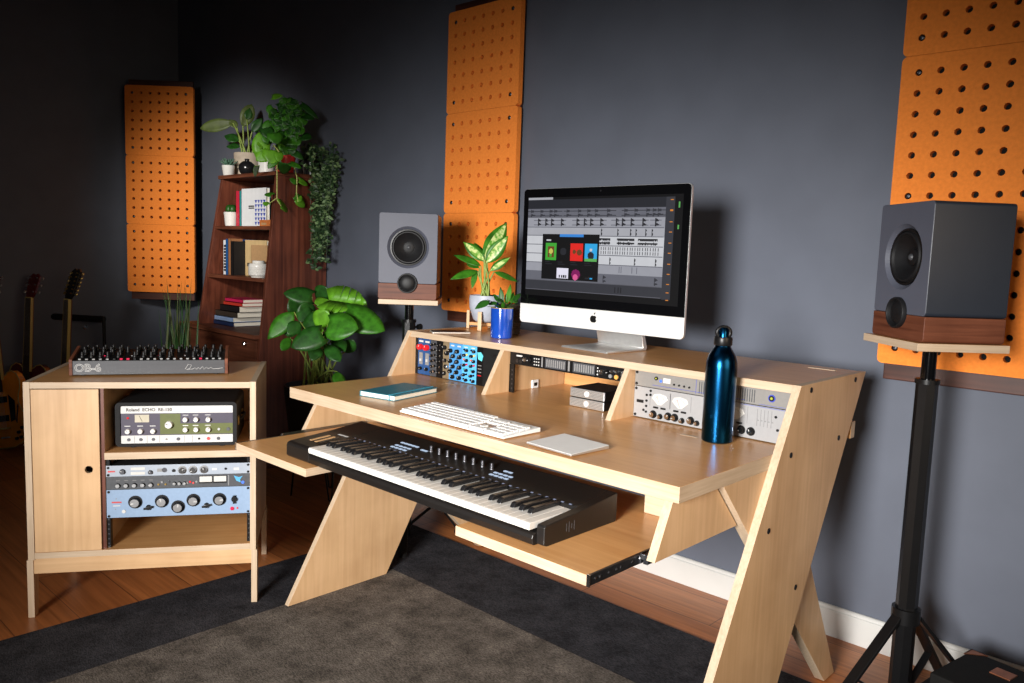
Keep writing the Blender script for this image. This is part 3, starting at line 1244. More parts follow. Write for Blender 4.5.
b.build('logo', 'black_satin', chin)
b = MB()
b.cyl((0, -.0018, .519), (0, -.0021, .519), .0028, n=14)
b.build('camera_lens', 'dark_steel', glass)
# stand
b = MB()
b.prism([(-.075, .0), (.125, .0), (.130, .010), (.112, .060), (.070, .155), (.066, .255), (.058, .255), (.060, .150), (.098, .056), (.110, .0085), (.104, .006), (-.073, .006)], 'x', -.100, .100)
st = b.build('stand', 'aluminium', im, bevel=.0016, smooth=25)
st.location = (.020, 0, 0)
st.rotation_euler = (0, 0, rad(-4))
# picture on the screen: sx 0..1 across, sy 0..1 down
SX0, SX1, SZ1, SZ0 = -.315, .312, .502, .162


def scr(mb, x0, x1, y0, y1, mi, lift=0.0):
    X0_, X1_ = SX0 + (SX1 - SX0) * x0, SX0 + (SX1 - SX0) * x1
    Z1_, Z0_ = SZ1 - (SZ1 - SZ0) * y0, SZ1 - (SZ1 - SZ0) * y1
    yy = -.0020 - lift
    mb.f([mb.v((X0_, yy, Z0_)), mb.v((X1_, yy, Z0_)), mb.v((X1_, yy, Z1_)), mb.v((X0_, yy, Z1_))], mi)


SCM = ['scr_black', 'scr_dark', 'scr_mid', 'scr_light', 'scr_paler', 'scr_white', 'scr_clip', 'scr_line', 'scr_orange', 'scr_green', 'scr_darker']
# one continuous sheet of cells so that the picture stays a single surface
rows = [(0, .025, 0), (.025, .115, 10), (.115, .205, 2), (.205, .30, 3), (.30, .385, 4), (.385, .475, 5), (.475, .565, 5), (.565, .655, 5), (.655, .745, 3), (.745, .84, 2), (.84, .94, 1), (.94, 1.0, 0)]
NX, NY = 240, 132
cells = [[0] * NX for _ in range(NY)]
rnd = random.Random(3)
for j in range(NY):
    y = (j + .5) / NY
    m = [q[2] for q in rows if q[0] <= y < q[1]][0]
    for i in range(NX):
        cells[j][i] = m


def fillc(x0, x1, y0, y1, m):
    for j in range(max(0, int(y0 * NY + .5)), min(NY, max(int(y0 * NY + .5) + 1, int(y1 * NY + .5)))):
        for i in range(max(0, int(x0 * NX + .5)), min(NX, max(int(x0 * NX + .5) + 1, int(x1 * NX + .5)))):
            cells[j][i] = m


def wave(x0, x1, yc, hgt, m=6, decay=True):
    n = max(1, int((x1 - x0) * NX))
    for k in range(n):
        a = (1 - k / n) if decay else (.5 + .5 * rnd.random())
        fillc(x0 + k / NX, x0 + (k + 1) / NX, yc - hgt * a, yc + hgt * a, m)


for q in rows[2:11]:
    fillc(0, .9, q[1] - .006, q[1], 7 if q[2] in (1, 2) else 2)
for x in (.02, .09, .16, .19, .28, .36, .42, .47, .55, .66, .72, .79, .83, .86):
    for yc in (.14, .18):
        fillc(x - .02, x + .06, yc - .001, yc + .004, 1)
        wave(x, x + .035, yc, .016, 1)
for x in (.075, .13, .17, .24, .35, .40, .44, .51, .61, .645, .70, .77, .845):
    for yc in (.232, .270):
        fillc(x - .03, x + .04, yc - .001, yc + .003, 2)
        wave(x, x + .026, yc, .020, 6)
for x in (.515, .62, .70, .735, .79, .83):
    for yc in (.325, .36):
        wave(x, x + .012, yc, .018, 6)
for x0, x1 in ((.50, .58), (.62, .73), (.75, .87)):
    wave(x0, x1, .412, .014, 6, False)
    wave(x0, x1, .448, .014, 6, False)
for k in range(26):
    fillc(.49 + k * .0152, .493 + k * .0152, .485, .512, 6)
    fillc(.49 + k * .0152, .493 + k * .0152, .525, .552, 6)
for x in (.58, .735, .86):
    wave(x, x + .010, .60, .020, 6)
    wave(x, x + .010, .635, .018, 6)
for x in (.64, .655, .72, .75, .40):
    fillc(x, x + .005, .67, .73, 2)
for x in (.54, .86):
    wave(x, x + .022, .775, .018, 1)
    wave(x, x + .022, .812, .014, 1)
for x in (.62, .64, .66):
    fillc(x, x + .003, .86, .92, 0)
fillc(.905, .955, .02, .95, 1)
fillc(.955, 1.0, .02, .97, 0)
for k, y in enumerate((.045, .14, .24, .33, .43, .52, .62, .71, .80, .88, .95)):
    fillc(.928, .946, y, y + .008, 8)
fillc(.975, .984, .07, .12, 9)
fillc(.975, .984, .27, .31, 9)
fillc(.0, .18, .0, .022, 4)
b = MB()
vv = [[b.v((SX0 + (SX1 - SX0) * i / NX, -.0021, SZ1 - (SZ1 - SZ0) * j / NY)) for i in range(NX + 1)] for j in range(NY + 1)]
for j in range(NY):
    for i in range(NX):
        b.f([vv[j][i], vv[j + 1][i], vv[j + 1][i + 1], vv[j][i + 1]], cells[j][i])
disp = b.build('display_picture', SCM, glass)
# floating window on the screen
SPM = ['scr_black', 'scr_leaf', 'scr_red', 'scr_sky', 'scr_lilac', 'scr_plum', 'scr_pink', 'scr_brown', 'scr_blue', 'scr_yellow', 'scr_darker', 'scr_white', 'scr_green']
PX, PY = 96, 66
pc = [[0] * PX for _ in range(PY)]


def fp(x0, x1, y0, y1, m):
    for j in range(int(y0 * PY + .5), max(int(y0 * PY + .5) + 1, int(y1 * PY + .5))):
        for i in range(int(x0 * PX + .5), max(int(x0 * PX + .5) + 1, int(x1 * PX + .5))):
            if 0 <= i < PX and 0 <= j < PY:
                pc[j][i] = m


def disc(cx, cy, r, m):
    for j in range(PY):
        for i in range(PX):
            if math.hypot((i + .5) / PX - cx, ((j + .5) / PY - cy) * .69) < r:
                pc[j][i] = m


fp(.31, .73, 0, .055, 8)
fp(.07, .16, .12, .15, 11)
fp(.06, .26, .19, .57, 1)
fp(.105, .215, .27, .52, 7)
disc(.16, .38, .04, 9)
fp(.14, .18, .44, .50, 1)
disc(.385, .38, .055, 10)
fp(.51, .73, .19, .57, 2)
disc(.58, .38, .03, 7)
disc(.67, .39, .045, 7)
fp(.76, .97, .19, .57, 3)
disc(.865, .45, .055, 10)
disc(.865, .33, .022, 11)
fp(.76, .97, .52, .57, 12)
for x in (.06, .29, .52, .76):
    fp(x, x + .09, .61, .625, 10)
    fp(x, x + .13, .655, .665, 10)
fp(.285, .49, .74, .97, 4)
for x in (.32, .36, .40, .435):
    fp(x, x + .022, .90, .955, 0)
disc(.62, .87, .075, 5)
disc(.615, .93, .045, 6)
fp(.78, .88, .93, .96, 10)
fp(.86, .91, .93, .96, 3)
wx0, wx1, wz1, wz0 = -.242, .005, .377, .222
b = MB()
vv = [[b.v((wx0 + (wx1 - wx0) * i / PX, -.0029, wz1 - (wz1 - wz0) * j / PY)) for i in range(PX + 1)] for j in range(PY + 1)]
for j in range(PY):
    for i in range(PX):
        b.f([vv[j][i], vv[j + 1][i], vv[j + 1][i + 1], vv[j][i + 1]], pc[j][i])
b.build('screen_window', SPM, glass)
# ------------------------------------------------------------------ rack gear
# every unit: local x along the faceplate, -y towards the viewer, z up


def knob(parent, x, z, r, h, m='black', cap=None, name='knob', line='ink_white', n=18, skirt=None):
    b = MB()
    mats = [m, cap or m, line, skirt or m]
    prof = []
    mis = []
    if skirt:
        prof += [(r * 1.35, 0), (r * 1.35, h * .12)]
        mis += [3, 3]
        prof += [(r, h * .12), (r * .94, h * .9), (r * .84, h)]
        mis += [0, 0, 1]
    else:
        prof += [(r, 0), (r * .94, h * .9), (r * .84, h)]
        mis += [0, 0, 1]
    prof += [(0, h)]
    b.lathe([(a, c) for a, c in prof], axis=(0, -1, 0), n=n, mis=mis[:len(prof) - 1] + [1], closed=False)
    o = b.build(name, mats, parent, smooth=35)
    o.location = (x, 0, z)
    b = MB()
    b.box(-r * .09, r * .09, -h - .0005, -h + .0003, r * .15, r * .8)
    i = b.build('pointer', line, o)
    i.rotation_euler = (0, random.uniform(-2.2, 2.2), 0)
    return o


def plate(parent, x0, x1, z0, z1, m, th=.003, name='faceplate', bev=.0008):
    b = MB()
    b.box(x0, x1, 0, th, z0, z1)
    return b.build(name, m, parent, bevel=bev)


def patch(parent, x0, x1, z0, z1, m, name, y=-.0006, th=.0008):
    b = MB()
    b.box(x0, x1, y, y + th, z0, z1)
    return b.build(name, m, parent)


def disc(parent, x, z, r, m, name, h=.0015, n=14):
    b = MB()
    b.cyl((0, .0003, 0), (0, -h, 0), r, n=n)
    o = b.build(name, m, parent, smooth=40)
    o.location = (x, 0, z)
    return o


def chassis(parent, x0, x1, z0, z1, d, m='black_matte'):
    b = MB()
    b.box(x0, x1, .003, d, z0, z1)
    return b.build('chassis', m, parent)


def ears(parent, w, h, m='black', two=True):
    for x in (.007, w - .007):
        for z in ((.007, h - .007) if two else (h / 2,)):
            disc(parent, x, z, .0042, m, 'rack_screw', .0022, 10)


YR = .603
# --- right bay: 1U grey unit above a 2U silver unit with meters
RX0, RX1 = 1.0335, 1.5267
RW = RX1 - RX0
u = thing('rack_unit', 'grey 1U audio rack unit with fine grille, top of the right desk bay', 'rack unit', (RX0, YR, .8715), 0, 'rack units mounted in the desk bays')
h = .0475
plate(u, 0, RW, 0.0006, h - .0006, 'rack_grey')
chassis(u, .02, RW - .02, .002, h - .002, .26)
ears(u, RW, h)
disc(u, .075, .030, .0055, 'black', 'button', .004)
disc(u, .075, .030, .0022, 'led_yellow', 'indicator', .0045)
disc(u, .090, .024, .0042, 'led_blue', 'indicator', .002)
patch(u, .098, .122, .020, .034, 'ink_white', 'nameplate')
for k in range(4):
    disc(u, .135 + k * .0165, .020 - k * .0005, .003, 'black', 'button', .003)
patch(u, .062, .355, .0085, .0095, 'ink_blue', 'printed_line')
patch(u, .205, .206, .004, .044, 'ink_blue', 'printed_line')
for gx in (.215, .305):
    for k in range(12):
        patch(u, gx + k * .0068, gx + k * .0068 + .0026, .006, .040, 'rack_charcoal', 'grille_slot', -.0003, .0005)
patch(u, .395, .48, .0035, .0043, 'ink_blue', 'printed_line')
disc(u, .430, .024, .010, 'ink_blue', 'dial', .0015, 20)
disc(u, .430, .024, .0072, 'black', 'dial', .003, 20)
disc(u, .430, .024, .0034, 'led_yellow', 'indicator', .0035, 12)
u = thing('rack_unit', 'silver 2U audio rack unit with round white meters, under the grey unit', 'rack unit', (RX0, YR, .7785), 0, 'rack units mounted in the desk bays')
h = .0925
plate(u, 0, RW, 0.0006, h - .0006, 'rack_silver')
chassis(u, .02, RW - .02, .002, h - .002, .26)
ears(u, RW, h)
patch(u, .010, .034, .044, .053, 'black', 'nameplate')
patch(u, .340, .480, .0895, .0905, 'ink_blue', 'printed_line')
for mx in (.090, .158, .330):
    b = MB()
    b.prism([(-.027, .002), (-.006, -.016), (.006, -.016), (.027, .002), (.020, .014), (.0, .018), (-.020, .014)], 'y', -.002, .001)
    o = b.build('meter', 'meter_face', u, bevel=.0008)
    o.location = (mx, 0, .062)
    b = MB()
    b.bar((0, -.0024, -.012), (-.010, -.0024, .010), .0008, .0005, up=(0, 1, 0))
    b.build('needle', 'ink_red', o)
    b = MB()
    arc = [(.017 * math.cos(a), -.0022, -.008 + .019 * math.sin(a)) for a in [rad(25 + 13 * k) for k in range(11)]]
    b.tube(arc, .0005, n=4)
    b.build('scale', 'ink_grey', o)
    for dx in (-.012, .013):
        patch(u, mx + dx - .008, mx + dx + .008, .035, .040, 'black', 'switch', -.003, .0035)
    patch(u, mx + .034, mx + .0355, .040, .085, 'ink_grey', 'printed_line')
    patch(u, mx - .034, mx - .0325, .040, .085, 'ink_grey', 'printed_line')
for (x, z, r) in ((.070, .016, .0088), (.094, .013, .0062), (.121, .018, .0088), (.143, .018, .0088), (.167, .013, .0062), (.195, .018, .0088), (.215, .014, .006), (.318, .017, .0062), (.350, .020, .0088), (.378, .020, .0088)):
    knob(u, x, z, r, .012, 'black', 'bright_steel', skirt='black')
for x, z in ((.045, .070), (.045, .053), (.045, .037), (.036, .024), (.058, .084), (.045, .020), (.058, .072), (.445, .070), (.468, .062), (.468, .030), (.452, .036)):
    disc(u, x, z, .0036, 'black', 'button', .003, 10)
for k in range(5):
    patch(u, .392 + k * .010, .3935 + k * .010, .038, .083, 'ink_grey', 'printed_line')
    patch(u, .394 + k * .010, .398 + k * .010, .052, .055, 'ink_grey', 'printed_mark')
# --- middle bay: black 1U channel strip and the bare rack rail
MX0, MX1 = .5205, 1.0125
MWd = MX1 - MX0
u = thing('rack_unit', 'black 1U audio rack unit under the raised shelf in the middle bay', 'rack unit', (MX0, YR, .8745), 0, 'rack units mounted in the desk bays')
h = .0435
plate(u, 0, MWd, .0006, h - .0006, 'black_satin')
chassis(u, .02, MWd - .02, .002, h - .002, .22)
patch(u, .030, .056, .029, .034, 'ink_white', 'nameplate')
for x in (.034, .050):
    disc(u, x, .014, .0065, 'dark_steel', 'socket', .0015)
knob(u, .072, .022, .0075, .010, 'steel', 'bright_steel')
knob(u, .092, .023, .010, .010, 'black_satin', 'black_satin')
for k in range(3):
    for j in range(3):
        disc(u, .112 + k * .0095, .010 + j * .010, .0024, 'ink_white', 'button', .002, 8)
patch(u, .142, .148, .006, .038, 'ink_grey', 'display')
for gx in (.158, .275, ):
    patch(u, gx, gx + .088, .006, .038, 'rack_charcoal', 'display')
    for k in range(9):
        patch(u, gx + .006 + k * .009, gx + .011 + k * .009, .010, .034, 'ink_grey', 'printed_mark', -.0009)
patch(u, .255, .262, .006, .038, 'ink_grey', 'printed_line')
for k in range(3):
    disc(u, .374, .011 + k * .010, .0026, 'ink_white', 'button', .002, 8)
knob(u, .390, .021, .0080, .011, 'steel', 'bright_steel')
knob(u, .410, .022, .0085, .010, 'black_satin', 'black_satin')
for x in (.428, .446):
    knob(u, x, .028, .0045, .008, 'steel', 'bright_steel')
disc(u, .424, .012, .006, 'ink_grey', 'button', .004)
disc(u, .446, .012, .007, 'amber_plastic', 'button', .004)
patch(u, .462, .475, .026, .030, 'ink_white', 'printed_mark')
disc(u, .474, .022, .012, 'steel', 'dial', .002, 20)
rl = thing('rack_rail', 'bare black rack rail at the left side of the middle desk bay', 'rack rail', (MX0, YR - .001, HD + .0004))
b = MB()
b.box(0, .004, 0, .024, 0, .0975)
b.box(0, .021, 0, .003, 0, .0975)
b.build('angle', 'black_satin', rl)
for z in (.014, .030, .046, .062, .078):
    disc(rl, .013, z, .0032, 'dark_steel', 'threaded_hole', .001, 10)
# --- left bay: black modular chassis with blue and black modules
LX0, LX1 = .0218, .4985
LW = LX1 - LX0
u = thing('modular_rack', 'black module rack with blue and dark knob-covered modules in the left desk bay', 'rack unit', (LX0, YR, HD + .0005), 0)
h = .1405
b = MB()
b.box(0, LW, .004, .20, 0, h)
b.build('chassis', 'black_matte', u)
plate(u, 0, .0145, .001, h - .001, 'black_satin', .005)
for z in (.02, .07, .12):
    disc(u, .007, z, .0035, 'dark_steel', 'rack_screw', .002, 10)
mods = [(.021, .060, 'mod_navy', 'n'), (.0605, .099, 'mod_navy', 'n'), (.0995, .138, 'rack_charcoal', 'd'), (.1385, .177, 'black_satin', 'd'), (.1775, .215, 'mod_bronze', 'b'), (.2155, .254, 'mod_blue', 's'), (.2545, .292, 'mod_blue', 's'), (.2925, .333, 'mod_sky', 'c'), (.3335, .374, 'mod_sky', 'c'), (.3745, .412, 'black_satin', 'k'), (.4125, LW - .001, 'black_matte', 'x')]
for x0, x1, m, kd in mods:
    x0, x1 = [(q - .021) * .907 + .0155 if q < .45 else q for q in (x0, x1)]
    mo = plate(u, x0, x1, .002, h - .002, m, .004, 'module', .0008)
    cx = (x0 + x1) / 2
    if kd == 'n':
        knob(u, cx, h - .034, .0115, .016, 'red_plastic', 'red_plastic')
        patch(u, cx - .010, cx + .010, .040, .085, 'ink_grey', 'slider_plate')
        patch(u, cx - .003, cx + .003, .052, .062, 'ink_white', 'slider', -.005, .005)
        patch(u, cx - .012, cx + .012, h - .016, h - .009, 'ink_white', 'nameplate')
        knob(u, cx, .024, .007, .010, 'black', 'black')
    elif kd == 'd':
        for j in range(6):
            knob(u, cx - .008, .018 + j * .0205, .0055, .009, 'black', 'dark_steel')
            knob(u, cx + .009, .022 + j * .0205, .0045, .009, 'black', 'bright_steel')
    elif kd == 'b':
        knob(u, cx - .006, .118, .0085, .010, 'black', 'black')
        knob(u, cx + .007, .098, .0085, .010, 'black', 'black')
        knob(u, cx - .004, .070, .0075, .010, 'black', 'steel')
        knob(u, cx + .006, .048, .0095, .010, 'steel', 'black')
        knob(u, cx - .006, .022, .0085, .010, 'black', 'black')
    elif kd == 's':
        for j in range(6):
            knob(u, cx + (-.0075 if j % 2 else .007), .015 + j * .019, .0078, .011, 'black', 'black')
        for j in range(5):
            disc(u, cx + (.010 if j % 2 == 0 else -.010), .026 + j * .019, .0028, 'rack_charcoal', 'button', .002, 8)
        patch(u, cx - .009, cx + .009, h - .014, h - .009, 'ink_white', 'nameplate')
    elif kd == 'c':
        cols = ['black', 'black', 'teal_plastic', 'red_plastic', 'orange_plastic', 'yellow_plastic', 'black']
        for j, c in enumerate(cols):
            knob(u, cx + (-.006 if j % 2 else .007), .012 + j * .0178, .0060, .010, 'black', 'black')
            disc(u, cx + (.007 if j % 2 else -.008), .015 + j * .0178, .0036, c, 'cap', .004, 10)
        patch(u, cx - .009, cx + .009, h - .012, h - .008, 'ink_white', 'nameplate')
    elif kd == 'k':
        b = MB()
        b.prism([(-.014, .014), (.004, .016), (.016, .004), (.010, -.016), (-.008, -.010)], 'y', -.001, .0003)
        o = b.build('sticker', 'cyan_sticker', u)
        o.location = (cx, 0, h - .036)
        for j in range(4):
            patch(u, cx - .010, cx + .008, .035 + j * .012, .038 + j * .012, 'ink_grey' if j else 'red_plastic', 'indicator')
    else:
        disc(u, cx, h - .025, .006, 'dark_steel', 'rack_screw', .002, 10)
        disc(u, cx, .022, .006, 'dark_steel', 'rack_screw', .002, 10)
# ------------------------------------------------------------------ birch side cabinet with gear
CU = Vector((.5546, .8321, 0)).normalized()
CV = Vector((-CU.y, CU.x, 0))
CO = Vector((-.479, -.597, 0))
CW, CD, CZ0, CZ1 = .711, .50, .200, .786


def cpt(u_, v_, z_):
    return CO + CU * u_ + CV * v_ + Vector((0, 0, z_))


cab = thing('side_cabinet', 'birch plywood side cabinet with door, open rack bay and short legs', 'cabinet', M=frame(CO, CU, CV))
b = MB()
b.box(.0195, CW - .0195, .0005, CD, CZ1 - .0215, CZ1 - .001, 0, panel='z')
b.build('top_board', ['birch_x', 'ply_edge'], cab, bevel=.0008)
for x0 in (0, CW - .0195):
    b = MB()
    b.box(x0, x0 + .0195, 0, CD, CZ0 - .004, CZ1, 0, panel='x')
    b.build('side_board', ['birch_z', 'ply_edge_z'], cab, bevel=.0008)
b = MB()
b.box(.0195, CW - .0195, .0005, CD - .01, CZ0, CZ0 + .020, 0, panel='z')
b.build('bottom_board', ['birch_x', 'ply_edge'], cab, bevel=.0008)
b = MB()
b.box(.0195, CW - .0195, CD - .013, CD - .003, CZ0 + .02, CZ1 - .0215)
b.build('back_board', 'birch_x', cab)
b = MB()
b.box(.2215, .2335, .012, CD - .014, CZ0 + .02, CZ1 - .0215, 0, panel='x')
b.build('divider', ['birch_z', 'walnut_z'], cab)  # dark edge colour stands in for the shadow gap beside the door
# door with a round finger hole
b = MB()
dx0, dx1, dz0, dz1, hx_, hz_, hr_ = .0215, .2205, CZ0 + .0215, CZ1 - .0245, .187, .495, .0125
hole = [(hx_ + hr_ * math.cos(2 * PI * k / 24), hz_ + hr_ * math.sin(2 * PI * k / 24)) for k in range(24)]
rect = []
for x, z in hole:
    a = math.atan2(z - hz_, x - hx_)
    c, s = math.cos(a), math.sin(a)
    qs = []
    if abs(c) > 1e-6:
        qs.append(((dx1 - hx_) if c > 0 else (dx0 - hx_)) / c)
    if abs(s) > 1e-6:
        qs.append(((dz1 - hz_) if s > 0 else (dz0 - hz_)) / s)
    q = min(qs)
    rect.append((hx_ + c * q, hz_ + s * q))


def ring(P, y):
    return [b.v((x, y, z)) for x, z in P]


A, Bv, Ab, Bb = ring(hole, .001), ring(rect, .001), ring(hole, .017), ring(rect, .017)
cor = {}
for (x, z) in ((dx0, dz0), (dx1, dz0), (dx1, dz1), (dx0, dz1)):
    cor[(x, z)] = (b.v((x, .001, z)), b.v((x, .017, z)))
for k in range(24):
    l = (k + 1) % 24
    b.f([A[k], A[l], Bv[l], Bv[k]])
    b.f([Ab[k], Bb[k], Bb[l], Ab[l]])
    b.f([A[k], Ab[k], Ab[l], A[l]], 1)
    x0, z0 = rect[k]
    x1, z1 = rect[l]
    if abs(x0 - x1) > 1e-6 and abs(z0 - z1) > 1e-6:
        c = [q for q in cor if (abs(q[0] - x0) < 1e-6 or abs(q[1] - z0) < 1e-6) and (abs(q[0] - x1) < 1e-6 or abs(q[1] - z1) < 1e-6)]
        c = min(c, key=lambda q: abs(q[0] - x0) + abs(q[1] - z0) + abs(q[0] - x1) + abs(q[1] - z1))
        f_, g_ = cor[c]
        b.f([Bv[k], Bv[l], f_])
        b.f([Bb[k], g_, Bb[l]])
        b.f([Bv[k], f_, g_, Bb[k]], 1)
        b.f([f_, Bv[l], Bb[l], g_], 1)
    else:
        b.f([Bv[k], Bv[l], Bb[l], Bb[k]], 1)
b.build('door', ['birch_z', 'ply_edge_z'], cab)
b = MB()
b.box(.2335, CW - .0195, .004, CD - .014, .526, .549, 0, panel='z')
b.build('shelf', ['birch_x', 'ply_edge'], cab, bevel=.0006)
b = MB()
b.box(.0135, CW - .0135, .004, .022, .148, CZ0 - .0003)
b.build('apron', 'birch_pale_x', cab, bevel=.001)
for x0 in (-.0045, CW - .0155):
    for v0 in (.0, CD - .055):
        b = MB()
        lo = RUG_Z + .0012 if (x0 > 0 and v0 == 0) else .0004
        b.prism([(v0, CZ0 - .004), (v0 + .055, CZ0 - .004), (v0 + (.034 if v0 == 0 else .055), lo), (v0 + (.0 if v0 == 0 else .021), lo)], 'x', x0, x0 + .0195, 0, 1)
        b.build('leg', ['birch_z', 'ply_edge_z'], cab, bevel=.0008)
for x0, x1 in ((.2338, .2450), (CW - .0312, CW - .0197)):
    b = MB()
    b.box(x0, x1, .020, .045, CZ0 + .021, .5255)
    ra = b.build('rack_rail', 'black_satin', cab)
    for k in range(17):
        disc(ra, (x0 + x1) / 2, CZ0 + .035 + k * .0165, .0028, 'dark_steel', 'threaded_hole', .0002, 8).location.y = .0200
# --- the three rack units
GX0, GX1 = .2345, CW - .0202
GW = GX1 - GX0


def cunit(name, label, z0):
    return thing(name, label, 'rack unit', M=frame(cpt(GX0, .0165, z0), CU, CV), group='rack units in the side cabinet')


u = cunit('rack_unit', 'blue-grey 1U audio rack unit, topmost under the cabinet shelf', .4635)
h = .0385
plate(u, 0, GW, .0006, h - .0004, 'rack_bluegrey')
chassis(u, .015, GW - .015, .002, h - .002, .25)
ears(u, GW, h)
patch(u, .006, .028, .016, .021, 'ink_red', 'nameplate')
knob(u, .051, .018, .0088, .009, 'black', 'dark_steel')
for z in (.006, .022):
    patch(u, .076, .120, z, z + .009, 'meter_face', 'window')
knob(u, .137, .014, .007, .009, 'black', 'dark_steel')
patch(u, .158, .176, .014, .025, 'ink_grey', 'window')
disc(u, .181, .020, .008, 'dark_steel', 'socket', .002)
disc(u, .210, .018, .005, 'black', 'switch', .006)
for x in (.237, .271, .306):
    knob(u, x, .0185, .0105, .013, 'steel', 'bright_steel', skirt='ink_grey')
patch(u, .332, .348, .015, .022, 'ink_white', 'window')
disc(u, .376, .020, .0035, 'black', 'switch', .006)
patch(u, .402, .420, .0135, .022, 'meter_face', 'window')
u = cunit('rack_unit', 'charcoal 1U audio rack unit with two pale meters between the blue ones', .4195)
h = .044
plate(u, 0, GW, .0004, h - .0004, 'rack_charcoal')
chassis(u, .015, GW - .015, .002, h - .002, .25)
for k in range(5):
    knob(u, .036 + k * .0255, .015, .0075, .010, 'black', 'steel')
    patch(u, .030 + k * .0255, .042 + k * .0255, .030, .0315, 'ink_grey', 'printed_line')
for k in range(4):
    disc(u, .162 + k * .011, .015 + (k % 2) * .008, .0034, ('brass', 'steel', 'brass', 'dark_steel')[k], 'button', .004, 8)
for k in range(3):
    knob(u, .212 + k * .016, .017, .0060, .009, 'black', 'steel')
for k, m in enumerate(('ink_grey', 'red_plastic', 'ink_red', 'ink_grey')):
    disc(u, .252 + k * .010, .017 + .004 * (k % 2), .0036, m, 'button', .003, 8)
for x in (.292, .338):
    patch(u, x - .002, x + .042, .014, .040, 'black_satin', 'meter_bezel', -.001, .0012)
    patch(u, x, x + .040, .019, .038, 'meter_face', 'meter', -.0014, .0005)
patch(u, .384, .387, .004, .040, 'ink_grey', 'printed_line')
b = MB()
b.prism([(-.012, .012), (.004, .006), (.016, .010), (.008, -.002), (.010, -.012), (-.004, -.006)], 'y', -.001, .0003)
o = b.build('emblem', 'led_cyan', u)
o.location = (.415, 0, .026)
disc(u, .432, .014, .005, 'led_blue', 'indicator', .002)
u = cunit('rack_unit', 'light blue 2U audio rack unit with large black knobs, lowest in the cabinet', .323)
h = .0965
plate(u, 0, GW, .0006, h - .0006, 'rack_blue')
chassis(u, .015, GW - .015, .002, h - .002, .25)
ears(u, GW, h)
patch(u, .016, .046, .051, .056, 'ink_red', 'nameplate')
patch(u, .020, .042, .040, .043, 'ink_white', 'printed_mark')
disc(u, .030, .066, .003, 'ink_grey', 'printed_mark', .0006, 3)
disc(u, .027, .030, .003, 'ink_grey', 'printed_mark', .0006, 3)
disc(u, .053, .022, .006, 'ink_white', 'button', .003)
for x, z in ((.089, .053), (.172, .053), (.223, .032), (.272, .053), (.356, .053)):
    knob(u, x, z, .0165, .017, 'black', 'steel', skirt='black')
for x, z in ((.130, .034), (.314, .034)):
    k_ = knob(u, x, z, .0085, .012, 'black', 'black')
    b = MB()
    b.box(-.0145, .0145, -.013, -.009, -.0035, .0035)
    i = b.build('bar_handle', 'black', k_, bevel=.001)
    i.rotation_euler = (0, rad(-14), 0)
k_ = knob(u, .404, .053, .0095, .012, 'black', 'black')
b = MB()
b.box(-.0035, .0035, -.013, -.009, -.0145, .0145)
b.build('bar_handle', 'black', k_, bevel=.001)
disc(u, .397, .019, .0062, 'led_pink', 'indicator', .004)
disc(u, .414, .020, .003, 'red_plastic', 'button', .002)
# little labels on plugs lying in the empty bay
for k in range(3):
    p = cpt(.400 + .012 * k, .42, CZ0 + .0285)
    b = MB()
    b.lathe([(0, -.010), (.0035, -.010), (.0045, .0), (.0035, .012), (.0, .013)], axis=(1, 0, 0), n=10, closed=False)
    b.cyl((.012, 0, 0), (.017, 0, 0), .0013, n=8)
    o = b.build('cable_plug', 'dark_steel', None, smooth=40)
    o.location = p
    o.rotation_euler = (0, 0, rad(20 + 25 * k))
    tag(o, 'small dark cable plug lying at the back of the empty cabinet bay', 'plug', 'loose cable plugs in the cabinet')

# --- tape echo on the cabinet shelf
EX0, EX1, EZ0 = .2575, .6435, .5496
EW, EH = EX1 - EX0, .158
te = thing('tape_echo', 'vintage tape echo in a black vinyl case on the cabinet shelf', 'tape echo', M=frame(cpt(EX0, .050, EZ0), CU, CV))
b = MB()
P = rrect(0, EW, .0075, EH, .014)
Pi = rrect(.015, EW - .012, .0165, EH - .012, .006)
f0, f1 = [b.v((x, 0, z)) for x, z in P], [b.v((x, 0, z)) for x, z in Pi]
g0, g1 = [b.v((x, .26, z)) for x, z in P], [b.v((x, .010, z)) for x, z in Pi]
n = len(P)
for i in range(n):
    j = (i + 1) % n
    b.f([f0[i], f0[j], f1[j], f1[i]])
    b.f([f0[i], g0[i], g0[j], f0[j]])
    b.f([f1[i], f1[j], g1[j], g1[i]])
b.f(g0)
b.f(g1)
b.build('case', 'vinyl', te, smooth=35)
for x in (.05, EW - .05):
    for y in (.03, .22):
        b = MB()
        b.cyl((x, y, 0), (x, y, .009), .010, .011, n=14)
        b.build('foot', 'rubber', te, smooth=40)
b = MB()
b.tube([(EW + .001, .05, .085), (EW + .012, .07, .09), (EW + .016, .11, .095), (EW + .012, .15, .09), (EW + .001, .17, .085)], .005, n=8)
b.build('strap_handle', 'black_matte', te, smooth=50)
for y in (.045, .175):
    b = MB()
    b.box(EW - .001, EW + .004, y - .010, y + .010, .070, .100)
    b.build('handle_bracket', 'brass', te, bevel=.001)
zb0, zb1 = .0165, EH - .012
pw0, pw1 = .015, EW - .012


def tz(f_):
    return zb0 + (zb1 - zb0) * f_


pl = MB()
pl.box(pw0 + .001, pw1 - .001, .006, .009, zb0 + .001, zb1 - .001)
face = pl.build('control_panel', 'echo_purple', te)


def tpatch(fx0, fx1, fz0, fz1, m, name, y=.0052):
    b = MB()
    X = lambda q: pw0 + (pw1 - pw0) * q
    b.box(X(fx0), X(fx1), y, .0065, tz(fz0), tz(fz1))
    return b.build(name, m, face)


